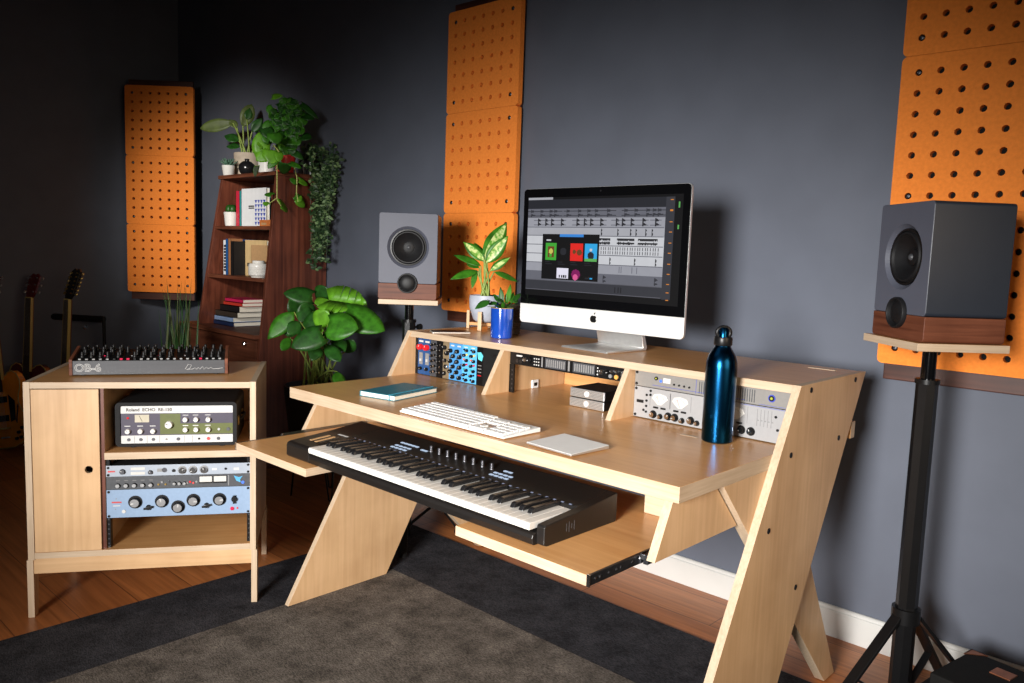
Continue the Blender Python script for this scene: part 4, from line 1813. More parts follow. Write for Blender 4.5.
tpatch(.004, .996, .80, .993, 'ink_white', 'title_strip')
tpatch(.004, .996, .007, .215, 'ink_white', 'socket_strip')
tpatch(.345, .525, .235, .785, 'echo_green', 'colour_field')
tpatch(.525, .996, .235, .52, 'echo_green', 'colour_field')
X = lambda q: pw0 + (pw1 - pw0) * q
text('lettering', 'Roland  ECHO  RE-150', .0150, 'book_umber', face, (X(.05), .0046, tz(.893)), (PI / 2, 0, 0), .0003, 'LEFT', bold=.0003)
tpatch(.125, .250, .565, .765, 'meter_tan', 'level_meter', .0045)
b = MB()
b.bar((X(.19), .0040, tz(.585)), (X(.165), .0040, tz(.74)), .001, .0006, up=(0, 1, 0))
b.build('needle', 'black', face)


def tknob(fx, fz, r, h_=.014, m='ceramic_white', cap='bright_steel'):
    k = knob(face, X(fx), tz(fz), r, h_, m, m, line='black')
    k.location.y = .0060
    return k


for fx in (.065, .175, .285):
    tknob(fx, .335, .0085)
for fx in (.570, .665, .775):
    tknob(fx, .630, .0085)
    tknob(fx, .360, .0085)
b = MB()
b.cyl((0, .0008, 0), (0, 0, 0), .0225, n=28)
o = b.build('dial_ring', 'ink_grey', face, smooth=40)
o.location = (X(.425), .0055, tz(.50))
b = MB()
b.cyl((0, .0008, 0), (0, 0, 0), .0195, n=28)
o = b.build('dial_ring', 'echo_green', face, smooth=40)
o.location = (X(.425), .0050, tz(.50))
tknob(.425, .50, .0125, .017)
for fx, fz, m, r in ((.065, .68, 'led_red', .0035), (.87, .36, 'steel', .0045), (.955, .36, 'dark_steel', .006), (.07, .11, 'dark_steel', .0052), (.175, .11, 'dark_steel', .0052), (.285, .11, 'dark_steel', .0052), (.40, .11, 'ink_grey', .003), (.505, .11, 'dark_steel', .0055), (.69, .11, 'black', .0035), (.775, .11, 'ink_red', .0055), (.865, .11, 'dark_steel', .0055)):
    disc(face, X(fx), tz(fz), r, m, 'jack' if fz < .2 else 'switch', .0035, 12).location.y = .0056
for fx in (.12, .23, .34, .56, .63):
    tpatch(fx - .002, fx + .002, .02, .20, 'ink_grey', 'printed_line', .0050)
for fx in (.06, .17, .28, .57, .66, .77):
    tpatch(fx - .025, fx + .025, .455, .475, 'ink_white', 'printed_mark', .0050)
for fx in (.57, .66, .77):
    tpatch(fx - .025, fx + .025, .735, .750, 'ink_white', 'printed_mark', .0050)

# --- desktop synthesizer on the cabinet
SW, SD = .503, .150
sy = thing('synthesizer', 'grey desktop synthesizer with wooden cheeks and crowded knobs on the cabinet top', 'synthesizer', M=frame(cpt(.102, .118, CZ1 - .0005), (CU + CV * .09), CV))
b = MB()
ch = [(0, .004), (SD, .004), (SD, .082), (.006, .0555), (0, .0525)]
b.prism([(.002, .0045), (SD - .002, .0045), (SD - .002, .074), (.004, .052)], 'x', .0105, SW - .0105)
b.build('chassis', 'black_satin', sy)
b = MB()
b.box(.0108, SW - .0108, -.001, .004, .005, .0525)
front = b.build('front_panel', 'synth_grey', sy, bevel=.001)
for x0 in (0, SW - .0105):
    b = MB()
    b.prism([(-.002, .003), (SD, .003), (SD, .086), (-.002, .0575)], 'x', x0, x0 + .0105)
    b.build('wood_cheek', 'walnut_x', sy, bevel=.0015)
for x in (.04, SW - .04):
    for y in (.02, .12):
        b = MB()
        b.cyl((x, y, .0006), (x, y, .0045), .008, n=12)
        b.build('foot', 'rubber', sy)
text('lettering', 'OB-6', .036, 'ink_white', front, (.057, -.0014, .0275), (PI / 2, 0, 0), .0003, sx=1.02, bold=.0011)
text('lettering_inset', 'OB-6', .036, 'synth_grey', front, (.057, -.0019, .0275), (PI / 2, 0, 0), .0003, sx=1.02, bold=-.0004)
# flourish of a signature
b = MB()
sg = [(.362, .021), (.372, .038), (.383, .036), (.378, .024), (.366, .020), (.386, .021), (.394, .026), (.398, .020), (.406, .027), (.410, .020), (.419, .030), (.424, .020), (.432, .028), (.437, .021), (.446, .027), (.452, .021), (.470, .022), (.486, .0245)]
b.tube([(x, -.0013, z) for x, z in sg], .00075, n=5)
b.build('signature', 'ink_white', front)
rr = random.Random(5)


def ztop(y):
    return .0520 + (y - .004) * (.022 / (SD - .006))


kp = None
for row, y in enumerate((.046, .078, .110, .135)):
    for k in range(17):
        x = .032 + k * .0275 + (row % 2) * .006 + rr.uniform(-.003, .003)
        if rr.random() < .14:
            continue
        if kp is None:
            b = MB()
            b.lathe([(.0072, 0), (.0068, .006), (.0050, .007), (.0047, .0185), (.0038, .0200), (0, .0202)], n=10, mis=[0, 0, 0, 0, 0, 0], closed=False)
            kp = b.build('knob', 'black', sy, smooth=40)
            o = kp
        else:
            o = kp.copy()
            COL.objects.link(o)
        o.location = (x, y, ztop(y) - .0005)
bp_ = {}
for k in range(22):
    x = .030 + k * .0212
    m = 'button_grey'
    if 5 <= k <= 8:
        m = 'led_pink' if k in (6, 7) else 'black'
    if k == 18:
        m = 'led_pink'
    if k in (1, 3):
        m = 'ink_grey'
    if m not in bp_:
        b = MB()
        b.box(-.0042, .0042, -.0042, .0042, 0, .0045)
        bp_[m] = b.build('button', m, sy, bevel=.0008)
        o = bp_[m]
    else:
        o = bp_[m].copy()
        COL.objects.link(o)
    o.location = (x, .017, ztop(.017) - .0005)
for k in range(9):
    b = MB()
    b.cyl((0, 0, 0), (0, 0, .0022), .0025, n=8)
    o = b.build('indicator', 'led_pink' if k % 4 == 0 else 'button_grey', sy)
    o.location = (.10 + k * .043, .061 + .002 * (k % 2), ztop(.061) - .0004)
# ------------------------------------------------------------------ loudspeakers and their stands
def loudspeaker(label, M, w, d, h):
    """origin: bottom centre of the front; local x to the viewer's right, y into the cabinet"""
    sp = thing('loudspeaker', label, 'loudspeaker', M=M, group='pair of grey studio loudspeakers')
    hw = h * .185
    cz = h * .605
    R = w * .356
    b = MB()
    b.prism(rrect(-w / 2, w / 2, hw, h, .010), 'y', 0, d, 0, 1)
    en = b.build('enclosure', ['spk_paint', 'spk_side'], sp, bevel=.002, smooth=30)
    b = MB()
    b.lathe([(R, -.01), (R, .0), (R * .84, .016), (R * .84, .05)], origin=(0, 0, cz), axis=(0, 1, 0), n=56)
    cut = b.build('cutter', 'spk_paint', sp)
    bo_ = en.modifiers.new('hole', 'BOOLEAN')
    bo_.object = cut
    bo_.operation = 'DIFFERENCE'
    dg = bpy.context.evaluated_depsgraph_get()
    me = bpy.data.meshes.new_from_object(en.evaluated_get(dg))
    en.modifiers.clear()
    en.data = me
    bpy.data.objects.remove(cut)
    b = MB()
    r = .010
    P = [(-w / 2, hw - .0006), (w / 2, hw - .0006)]
    Q = []
    for cx, a0 in ((w / 2 - r, 0), (-w / 2 + r, -90)):
        for k in range(6):
            a = rad(a0 - 18 * k)
            Q.append((cx + r * math.cos(a), r + r * math.sin(a)))
    b.prism([P[0], P[1]] + Q, 'y', .0, d)
    b.build('wood_base', 'walnut_x', sp, bevel=.0015, smooth=30)
    b = MB()
    b.lathe([(R * .875, .0115), (R * .86, .0070), (R * .80, .0065), (R * .775, .0100)], origin=(0, 0, cz), axis=(0, 1, 0), n=56, closed=False)
    b.build('driver_ring', 'black_satin', sp, smooth=40)
    b = MB()
    b.lathe([(R * .78, .0100), (R * .745, .0040), (R * .70, .0040), (R * .665, .0100)], origin=(0, 0, cz), axis=(0, 1, 0), n=56, closed=False)
    b.build('surround', 'rubber', sp, smooth=60)
    b = MB()
    b.lathe([(R * .67, .0098), (R * .50, .0200), (R * .30, .0300), (R * .26, .0310), (R * .25, .0250), (R * .14, .0225), (0, .0220)], origin=(0, 0, cz), axis=(0, 1, 0), n=56, closed=False)
    b.build('cone', 'cone', sp, smooth=60)
    b = MB()
    b.lathe([(R * .11, .0235), (R * .085, .0185), (R * .045, .0165), (0, .0160)], origin=(0, 0, cz), axis=(0, 1, 0), n=24, closed=False)
    b.build('dust_cap', 'rack_charcoal', sp, smooth=60)
    pr, pz = w * .170, hw + .002
    b = MB()
    b.lathe([(pr, .0005), (pr, -.0095), (pr * .96, -.0120), (pr * .88, -.0120), (pr * .84, -.0090), (pr * .80, -.0010), (0, -.0008)], origin=(0, 0, pz), axis=(0, 1, 0), n=36, closed=False)
    b.build('port', 'rubber', sp, smooth=40)
    b = MB()
    b.lathe([(pr * .79, -.0010), (pr * .66, -.0052), (pr * .42, -.0078), (pr * .2, -.0088), (0, -.0090)], origin=(0, 0, pz), axis=(0, 1, 0), n=32, closed=False)
    b.build('tweeter_dome', 'cone', sp, smooth=60)
    return sp


def stand(label, loc, rz, plate_pts, z_plate, legs, z_spread=.30, tube_r=.0185, sleeve=(.30, .955), clamp=True):
    st_ = thing('speaker_stand', label, 'speaker stand', loc)
    b = MB()
    b.prism(plate_pts, 'z', z_plate - .020, z_plate, 0, 1)
    b.build('top_plate', ['birch_x', 'ply_edge'], st_, bevel=.001)
    b = MB()
    b.cyl((0, 0, sleeve[0]), (0, 0, z_plate - .026), tube_r, n=20)
    b.build('inner_tube', 'black_gloss', st_, smooth=40)
    b = MB()
    b.box(-.055, .055, -.055, .055, z_plate - .026, z_plate - .0205)
    b.build('mount_plate', 'black_satin', st_, bevel=.001).rotation_euler = (0, 0, rz)
    b = MB()
    s = tube_r * 1.55
    b.cyl((0, 0, .012), (0, 0, sleeve[1] - .008), s, s * .96, n=8)
    b.cyl((0, 0, sleeve[1] - .012), (0, 0, sleeve[1]), s * 1.08, n=16)
    b.build('outer_tube', 'black_satin', st_, smooth=30).rotation_euler = (0, 0, rz + .2)
    b = MB()
    b.cyl((s * .9, 0, sleeve[1] - .035), (s * .9 + .030, 0, sleeve[1] - .035), .005, n=8)
    b.cyl((s * .9 + .026, 0, sleeve[1] - .035), (s * .9 + .042, 0, sleeve[1] - .035), .012, .014, n=10)
    b.build('clamp_knob', 'black_satin', st_, smooth=40).rotation_euler = (0, 0, rz + (2.4 if clamp else .9))
    b = MB()
    b.cyl((0, 0, z_spread - .02), (0, 0, z_spread + .02), s * 1.3, n=16)
    b.build('leg_collar', 'black_satin', st_, smooth=40)
    for (lx, ly, lz) in legs:
        b = MB()
        d_ = Vector((lx, ly, 0)).normalized()
        b.bar(d_ * s + Vector((0, 0, z_spread)), (lx, ly, lz + .012), .030, .010)
        lg = b.build('leg', 'black_satin', st_, bevel=.0015)
        b = MB()
        b.cyl((lx, ly, lz), (lx, ly, lz + .018), .016, .013, n=12)
        b.build('rubber_foot', 'rubber', lg, smooth=40)
        b = MB()
        m_ = d_ * s * .9 + (Vector((lx, ly, 0)) - d_ * s) * .52
        b.bar(d_ * s * .8 + Vector((0, 0, .055)), Vector((m_.x, m_.y, z_spread * .47)), .020, .006)
        b.build('brace', 'black_satin', lg, bevel=.001)
    return st_


SPW, SPD, SPH = .240, .215, .352
# right speaker: near front corner at the edge closest to the camera
rn = at(922.5, 343, 2.0)
af = Vector((math.cos(rad(138)), math.sin(rad(138)), 0))      # along the front, away from the near corner
bf = Vector((math.cos(rad(48)), math.sin(rad(48)), 0))        # into the cabinet
z_r = rn.z
loudspeaker('grey loudspeaker with walnut base on the tall black stand at the right', frame(rn + af * (SPW / 2), -af, bf), SPW, SPD, SPH)
pc_ = rn + af * (SPW / 2) + bf * (SPD * .46)
pc_.z = 0
pp = []
for (x, y) in ((-SPW / 2 - .010, -.018), (SPW / 2 + .010, -.018), (SPW / 2 + .010, SPD + .010), (-SPW / 2 - .010, SPD - .035)):
    q = rn + af * (SPW / 2) - af * x + bf * y - pc_
    pp.append((q.x, q.y))
pad = MB()
stand('tall black speaker stand with pale wood plate at the right by the wall', pc_, rad(48), pp, z_r - .0005, [(.045, .285, .0005), (.175, .225, .0005), (-.12, -.27, RUG_Z + .0005)], clamp=False)
# left speaker
ln = at(407, 299.5, 3.3)
nl = Vector((math.cos(rad(-45.5)), math.sin(rad(-45.5)), 0))
xl = Vector((-nl.y, nl.x, 0))
loudspeaker('grey loudspeaker with walnut base on the stand behind the left end of the desk', frame(ln, xl, -nl), SPW, SPD, SPH)
pl_ = ln - nl * (SPD * .46)
pl_.z = 0
pp = []
for (x, y) in ((-SPW / 2 + .004, -.016), (SPW / 2 + .008, -.016), (SPW / 2 + .008, SPD + .012), (-SPW / 2 + .004, SPD + .012)):
    q = ln + xl * x - nl * y - pl_
    pp.append((q.x, q.y))
stand('black speaker stand with pale wood plate behind the left end of the desk', pl_, rad(-45), pp, ln.z - .0005, [(-.20, .12, .0005), (.11, .215, .0005), (.19, -.16, RUG_Z + .0005)])

# black flight case with copper corners
cc_ = on(972, 650, 'z', .205)
cl_ = on(912, 664, 'z', .205)
cy_ = Vector((cc_.x - cl_.x, cc_.y - cl_.y, 0)).normalized()
cy_ = Matrix.Rotation(rad(12), 3, 'Z') @ cy_
cx_ = Vector((cy_.y, -cy_.x, 0))
cw, cdp, chh = .34, .225, .198
cs = thing('equipment_case', 'low black case with copper corners on the floor at the lower right', 'case', M=frame(Vector((cc_.x, cc_.y, RUG_Z + .0006)) - cy_ * cdp, cx_, cy_))
b = MB()
b.box(0, cw, 0, cdp, .008, chh)
b.build('case_body', 'black_matte', cs, bevel=.004)
b = MB()
b.box(-.0015, cw + .0015, -.0015, cdp + .0015, chh * .60, chh * .64)
b.build('lid_seam', 'black_satin', cs)
for x in (0, cw):
    for y in (cdp,):
        for z in (chh,):
            b = MB()
            sx_, sy_ = (1 if x == 0 else -1), (1 if y == 0 else -1)
            b.slab([(x - sx_ * .002, y - sy_ * .002, z + .002), (x + sx_ * .042, y - sy_ * .002, z + .002), (x - sx_ * .002, y + sy_ * .042, z + .002)], .003, normal=(0, 0, 1))
            b.slab([(x - sx_ * .002, y - sy_ * .002, z + .002), (x + sx_ * .042, y - sy_ * .002, z + .002), (x - sx_ * .002, y - sy_ * .002, z - .035)], .003, normal=(0, -sy_, 0))
            b.slab([(x - sx_ * .002, y - sy_ * .002, z + .002), (x - sx_ * .002, y + sy_ * .042, z + .002), (x - sx_ * .002, y - sy_ * .002, z - .035)], .003, normal=(-sx_, 0, 0))
            bmesh.ops.remove_doubles(b.bm, verts=b.bm.verts[:], dist=1e-4)
            b.build('corner_cap', 'copper', cs)
for x in (.03, cw - .03):
    for y in (.03, cdp - .03):
        b = MB()
        b.cyl((x, y, 0), (x, y, .009), .012, n=10)
        b.build('foot', 'rubber', cs)
for q in ((cw * .34, .0, 1),):
    b = MB()
    b.box(.085, .135, cdp * .60, cdp * .80, chh - .001, chh + .003)
    b.build('latch', 'copper', cs, bevel=.001)
# ------------------------------------------------------------------ walnut bookcase
BXR = -1.60


def yfront(z):
    return .792 + (z) * .1042


def xleft(z):
    return -2.465 + z * .141


bc = thing('bookcase', 'tall walnut ladder-style bookcase against the back wall, filled with books and plants', 'bookcase', (0, 0, 0))
BT = 1.647
b = MB()
b.prism([(yfront(0), .0005), (1.283, .0005), (1.283, BT - .022), (yfront(BT), BT - .022)], 'x', BXR - .024, BXR)
b.build('side_panel', 'walnut_z', bc, bevel=.0015)
b = MB()
A = []
for dx in (0, .024):
    A.append([b.v((xleft(z) + dx, y, z)) for (y, z) in ((yfront(.755), .755), (1.283, .755), (1.283, BT - .022), (yfront(BT), BT - .022))])
b.f(A[0])
b.f(A[1][::-1])
for i in range(4):
    b.f([A[0][i], A[0][(i + 1) % 4], A[1][(i + 1) % 4], A[1][i]])
b.build('side_panel', 'walnut_z', bc, bevel=.0015)
for z, th in ((BT, .0215), (1.350, .020), (1.062, .020)):
    b = MB()
    y0 = yfront(z) - (.012 if z > 1.6 else -.003)
    x0 = xleft(z) - (.012 if z > 1.6 else -.0245)
    b.box(x0, BXR + (.003 if z > 1.6 else -.0245), y0, 1.2685, z - th, z)
    b.build('shelf', 'walnut_x', bc, bevel=.0015)
b = MB()
b.prism([(xleft(.76) + .02, .76), (BXR - .024, .76), (BXR - .024, BT - .03), (xleft(BT - .03) + .02, BT - .03)], 'y', 1.270, 1.282)
b.build('back_panel', 'walnut_z', bc)
# wider drawer cabinet that forms the foot
FX = -2.545
b = MB()
b.box(FX, BXR - .0245, yfront(.75) - .030, 1.282, .730, .754)
b.build('counter', 'walnut_x', bc, bevel=.002)
b = MB()
b.box(FX + .01, BXR - .0245, yfront(.75) + .004, 1.282, .0005, .7295)
b.build('cabinet_body', 'walnut_z', bc)
for z0, z1 in ((.50, .722), (.262, .490), (.03, .252)):
    b = MB()
    b.box(FX + .03, BXR - .030, yfront(.75) - .014, yfront(.75) + .004, z0, z1)
    dr = b.build('drawer', 'walnut_x', bc, bevel=.002)
    b = MB()
    b.lathe([(.005, 0), (.005, .012), (.013, .016), (.014, .022), (.010, .027), (0, .028)], axis=(0, -1, 0), n=16, closed=False)
    k = b.build('drawer_knob', 'bright_steel', dr, smooth=40)
    k.location = (on(246, 343.5, 'y', yfront(.75) - .02).x if z0 > .4 else -2.03, yfront(.75) - .013, (z0 + z1) / 2 if z0 < .4 else on(246, 343.5, 'y', yfront(.75) - .02).z)


def book(label, x, y, z, w, d, h, cover, spine='y', mode='up', group=None, pages='paper', rz=0.0):
    """up: w thickness along x, d depth, h height, spine toward -y.  face: spine at -x, thickness d.  flat: h thickness, spine toward -y"""
    t = thing('book', label, 'book', (x, y, z), rz, group)
    c = .0022
    b = MB()
    if mode == 'up':
        b.box(0, c, 0, d, 0, h)
        b.box(w - c, w, 0, d, 0, h)
        b.box(0, w, 0, c, 0, h)
        q = (c, w - c, c, d - .004, .003, h - .004)
    elif mode == 'face':
        b.box(0, w, 0, c, 0, h)
        b.box(0, w, d - c, d, 0, h)
        b.box(0, c, 0, d, 0, h)
        q = (c, w - .004, c, d - c, .003, h - .004)
    else:
        b.box(0, w, 0, d, 0, c)
        b.box(0, w, 0, d, h - c, h)
        b.box(0, w, 0, c, 0, h)
        q = (.003, w - .004, c, d - .004, c, h - c)
    cv = b.build('cover', cover, t)
    b = MB()
    b.box(q[0], q[1], q[2], q[3], q[4], q[5])
    b.build('pages', pages, t)
    return t, cv


def X_(px, py, y):
    return on(px, py, 'y', y).x


# --- middle upper shelf (z 1.35)
zs2 = 1.3502
y2 = .985
gS = 'books on the upper bookcase shelf'
xa, xb = X_(236, 224, y2), X_(239.6, 224, y2)
book('thin red book standing upright beside the large white book', xa, y2, zs2, xb - xa - .001, .20, .205, 'book_red', group=gS)
xc = X_(241.5, 224, y2)
book('teal-spined book between the red book and the white cover', xb, y2, zs2, xc - xb - .001, .19, .205, 'book_teal', group=gS)
xd = X_(266, 226, y2)
t, cv = book('large white book facing outward with a cobalt triangle pattern', xc, y2, zs2, xd - xc, .022, .215, 'book_white', mode='face', group=gS)
wB = xd - xc
for i in range(4):
    for j in range(6):
        x0, z0 = wB * (.55 + .112 * i), .006 + .0245 * j
        b = MB()
        b.prism([(x0, z0 + .020), (x0 + wB * .095, z0 + .020), (x0 + wB * .048, z0)], 'y', -.0006, .0002)
        b.build('printed_triangle', 'book_cobalt', cv)
for j in range(2):
    b = MB()
    b.box(wB * .30, wB * .53, -.0006, .0002, .100 + .011 * j, .107 + .011 * j)
    b.build('printed_title', 'book_black', cv)
# orange box in front of it
xo0, xo1 = X_(259.5, 225, y2 - .045), BXR - .0265
t = thing('small_box', 'small orange box on the upper bookcase shelf, in front of the white book', 'box', (xo0, y2 - .045, zs2))
b = MB()
b.box(0, xo1 - xo0, 0, .04, 0, .020)
b.build('box_base', 'orange_box', t, bevel=.001)
b = MB()
b.box(-.001, xo1 - xo0 + .001, -.001, .041, .0202, .034)
b.build('box_lid', 'orange_box', t, bevel=.001)
b = MB()
b.box(.02, .075, -.0015, -.0005, .006, .018)
b.build('box_label', 'kraft', t)


def small_pot(label, x, y, z, r0, r1, h, m, soil=True, kind='flower_pot', cat='pot', group=None):
    t = thing(kind, label, cat, (x, y, z), 0, group)
    b = MB()
    b.lathe([(0, 0), (r0 * .92, 0), (r0, .003), (r1, h - .002), (r1 * .97, h), (r1 * .88, h - .001), (r1 * .84, h * .84), (0, h * .84)], n=28, closed=False)
    b.build('pot', m, t, smooth=35)
    if soil:
        b = MB()
        b.lathe([(r1 * .82, h * .84), (r1 * .5, h * .875), (0, h * .88)], n=20, closed=False)
        b.build('soil', 'soil', t, smooth=60)
    return t


# cactus pot and square white pot
p = on(231.5, 225, 'y', .985)
t = small_pot('small white pot with a dark green cactus on the upper bookcase shelf', p.x, .985, zs2, .036, .044, .082, 'ceramic_white', kind='potted_cactus', cat='plant')
for a in range(5):
    b = MB()
    cx, cy = .014 * math.cos(a * 1.26), .014 * math.sin(a * 1.26)
    if a == 4:
        cx = cy = 0
    b.sph((cx, cy, .098), .022, n=16, m=10, sq=(1, 1, 1.35))
    b.build('cactus_stem', 'leaf_dark', t, smooth=60)
p = on(223.5, 225, 'y', 1.02)
small_pot('plain tall white pot behind the cactus on the upper bookcase shelf', -2.175, 1.080, zs2, .043, .046, .112, 'ceramic_white', soil=False)
# --- middle shelf (z 1.062)
zs3 = 1.0622
y3 = .957
gM = 'books on the middle bookcase shelf'
edges = [221.8, 225.8, 228.3, 231.0, 233.3]
bk_spec = [('pale book with black spine lettering at the left end of the middle shelf', 'book_white', .205), ('dark blue book between the pale and brown books', 'book_blue', .212), ('brown book left of the wide black book', 'book_brown', .215), ('wide black book on the middle bookcase shelf', 'book_black', .200)]
for k in range(4):
    x0, x1 = max(X_(edges[k], 272, y3), xleft(1.28) + .027), X_(edges[k + 1], 273, y3)
    t, cv = book(bk_spec[k][0], x0, y3 + (.01 if k == 0 else 0), zs3, x1 - x0 - .001, .18 if k < 2 else .075, bk_spec[k][2], bk_spec[k][1], group=gM)
    if k == 0:
        for j in range(9):
            b = MB()
            b.box(.008, x1 - x0 - .010, -.0008, .0002, .02 + j * .018, .032 + j * .018)
            b.build('spine_lettering', 'book_black', cv)
y4 = 1.036
x0, x1 = X_(245.0, 273, y4), min(X_(266.5, 274, y4), BXR - .03)
t, cv = book('tan picture book facing outward on the middle bookcase shelf', x0, y4, zs3, x1 - x0, .02, .210, 'book_tan', mode='face', group=gM)
for j, (a, c, z0, z1) in enumerate(((.03, .14, .055, .075), (.05, .12, .040, .052), (.16, .22, .07, .085), (.19, .24, .045, .06), (.05, .2, .02, .028))):
    b = MB()
    b.box(a * .9, c * .9, -.0008, .0002, z0, z1)
    b.build('cover_print', 'book_umber' if j != 2 else 'book_brown', cv)
x0, x1 = X_(251, 273, 1.0195), min(X_(267, 274, 1.0195), BXR - .028)
book('brown kraft notebook leaning in front of the tan picture book', x0, 1.0195, zs3, x1 - x0, .014, .182, 'kraft', mode='face', group=gM)
# white lidded jar
p = on(258.5, 273, 'y', .960)
t = thing('lidded_jar', 'wide white ribbed jar with a lid on the middle bookcase shelf', 'jar', (p.x, .960, zs3))
b = MB()
prof = [(0, 0), (.040, 0), (.042, .006)]
for k in range(7):
    prof += [(.0565 if 0 < k < 6 else .055, .014 + k * .0085), (.0545, .0185 + k * .0085)]
prof += [(.050, .078), (0, .078)]
b.lathe(prof, n=40, closed=False)
b.build('jar_body', 'ceramic_white', t, smooth=50)
b = MB()
b.lathe([(0, .0782), (.032, .0782), (.034, .081), (.034, .092), (.031, .095), (0, .096)], n=32, closed=False)
b.build('lid', 'ceramic_white', t, smooth=40)
# --- stack of books lying on the counter
zc = .7545
spec = [('navy book at the bottom of the lying stack', 'book_navy', 203.8, 233.5, 266.4, .0255),
        ('light blue book second from the bottom of the lying stack', 'book_lightblue', 206.5, 232.8, 266.2, .0290),
        ('dark brown book in the middle of the lying stack', 'book_umber', 214.4, 237.0, 266.0, .0330),
        ('thick black book near the top of the lying stack', 'book_black', 220, 239.0, 263.8, .0370),
        ('scarlet book under the magenta one on the lying stack', 'book_scarlet', 223.6, 242.0, 263.8, .0215),
        ('magenta book on top of the lying stack', 'book_magenta', 225, 242.7, 263.2, .0215)]
cr0 = on(233.5, 327, 'z', zc)
z = zc
fixed_y = max(cr0.y, yfront(.75) - .015)
for k, (lb, cv, xl_, xm, xr, th) in enumerate(spec):
    c = on(xm, 327 - (z - zc) / .0059, 'y', fixed_y + .004 * k)
    L_ = on(xl_, 320 - (z - zc) / .0059, 'y', fixed_y + .004 * k)
    w_ = min(.36, c.x - L_.x, c.x - xleft(z) - .030)
    # depth along y until the right edge pixel
    dd = .05
    while dd < .34:
        q = Vector((c.x, c.y + dd, z))
        v = q - CAM_C
        if 512 + CAM_f * v.dot(CAM_R) / v.dot(CAM_F) >= xr:
            break
        dd += .004
    book(lb, c.x - w_, c.y, z + .0003, w_, min(dd, 1.262 - c.y), th - .0006, cv, mode='flat', group='books lying stacked on the bookcase counter')
    z += th
BOOK_TOP = z
# ------------------------------------------------------------------ plants
rp = random.Random(11)


def toward(p):
    return (CAM_C - Vector(p)).normalized()


def rnd_dir(base, k):
    v = Vector(base) + Vector((rp.uniform(-k, k), rp.uniform(-k, k), rp.uniform(-k, k)))
    return v.normalized()


def curve(p0, p1, bend, n=7):
    """a bowed stem between two points"""
    p0, p1, bend = Vector(p0), Vector(p1), Vector(bend)
    return [p0.lerp(p1, i / n) + bend * math.sin(PI * i / n) for i in range(n + 1)]


# --- big split-leaf plant in a dark pot on hairpin legs
mp_ = Vector((-1.015, .852, 0))
mon = thing('potted_monstera', 'large glossy green split-leaf plant in a dark pot between cabinet and desk', 'plant', mp_)
b = MB()
b.lathe([(0, .262), (.120, .262), (.135, .270), (.166, .545), (.168, .565), (.160, .565), (.150, .540), (0, .530)], n=40, closed=False)
b.build('pot', 'book_black', mon, smooth=35)
b = MB()
b.lathe([(.151, .531), (.08, .545), (0, .548)], n=24, closed=False)
b.build('soil', 'soil', mon, smooth=60)
M_leaf = ['leaf_mid', 'leaf_bright', 'leaf_dark']
lv = MB()
lv.M = Matrix.Translation(-mp_)
sm = MB()
sm.M = Matrix.Translation(-mp_)
spec = [  # base px, tip px, depth, width, material, shape, tilt of the face
    ((329, 300), (366, 304), 3.86, .20, 1, 'split', (-.05, .3, .55)),
    ((345, 313), (384, 328), 3.74, .155, 0, 'heart', (.0, .0, .55)),
    ((328, 325), (356.5, 327), 3.66, .150, 0, 'heart', (.1, -.1, .45)),
    ((322, 334), (291, 346), 3.60, .120, 2, 'heart', (.05, -.2, .45)),
    ((294, 312), (267, 338), 3.85, .090, 0, 'lance', (.0, .1, .55)),
    ((312, 297), (284, 292), 3.95, .100, 2, 'heart', (.1, .2, .45)),
    ((316, 326), (327, 312), 3.75, .095, 1, 'oval', (.2, .2, .5)),
    ((330, 301), (315, 302), 3.88, .070, 1, 'oval', (.0, .0, .9)),
    ((317, 299), (326, 288), 4.0, .09, 2, 'oval', (.1, .1, .4)),
    ((305, 333), (322, 329), 3.66, .085, 1, 'oval', (.0, .0, 1.2)),
    ((309, 320), (304, 303), 3.9, .10, 2, 'oval', (.4, .1, .2)),
    ((300, 310), (290, 300), 4.0, .10, 2, 'oval', (.2, .1, .3)),
    ((326, 345), (340, 360), 3.7, .07, 2, 'oval', (.2, .1, .3)),
    ((337, 372), (341, 385), 3.62, .060, 0, 'oval', (.5, .1, .3)),
    ((345, 352), (353, 341), 3.85, .07, 2, 'oval', (.2, .1, .3)),
    ((299, 330), (281, 328), 3.9, .08, 2, 'oval', (.1, .3, .3)),
    ((313, 312), (318, 330), 3.8, .12, 2, 'oval', (.3, -.3, .2)),
    ((322, 305), (335, 318), 3.95, .12, 2, 'oval', (.2, .1, .3)),
    ((300, 322), (288, 334), 3.78, .07, 2, 'lance', (.2, .1, .3)),
    ((307, 305), (300, 322), 3.88, .075, 2, 'lance', (.1, -.2, .4)),
    ((318, 345), (312, 360), 3.72, .07, 2, 'lance', (.1, -.1, .3)),
    ((334, 338), (345, 350), 3.78, .075, 2, 'lance', (.1, .1, .5)),
    ((290, 338), (282, 350), 3.8, .05, 0, 'oval', (.1, .3, .3)),
]
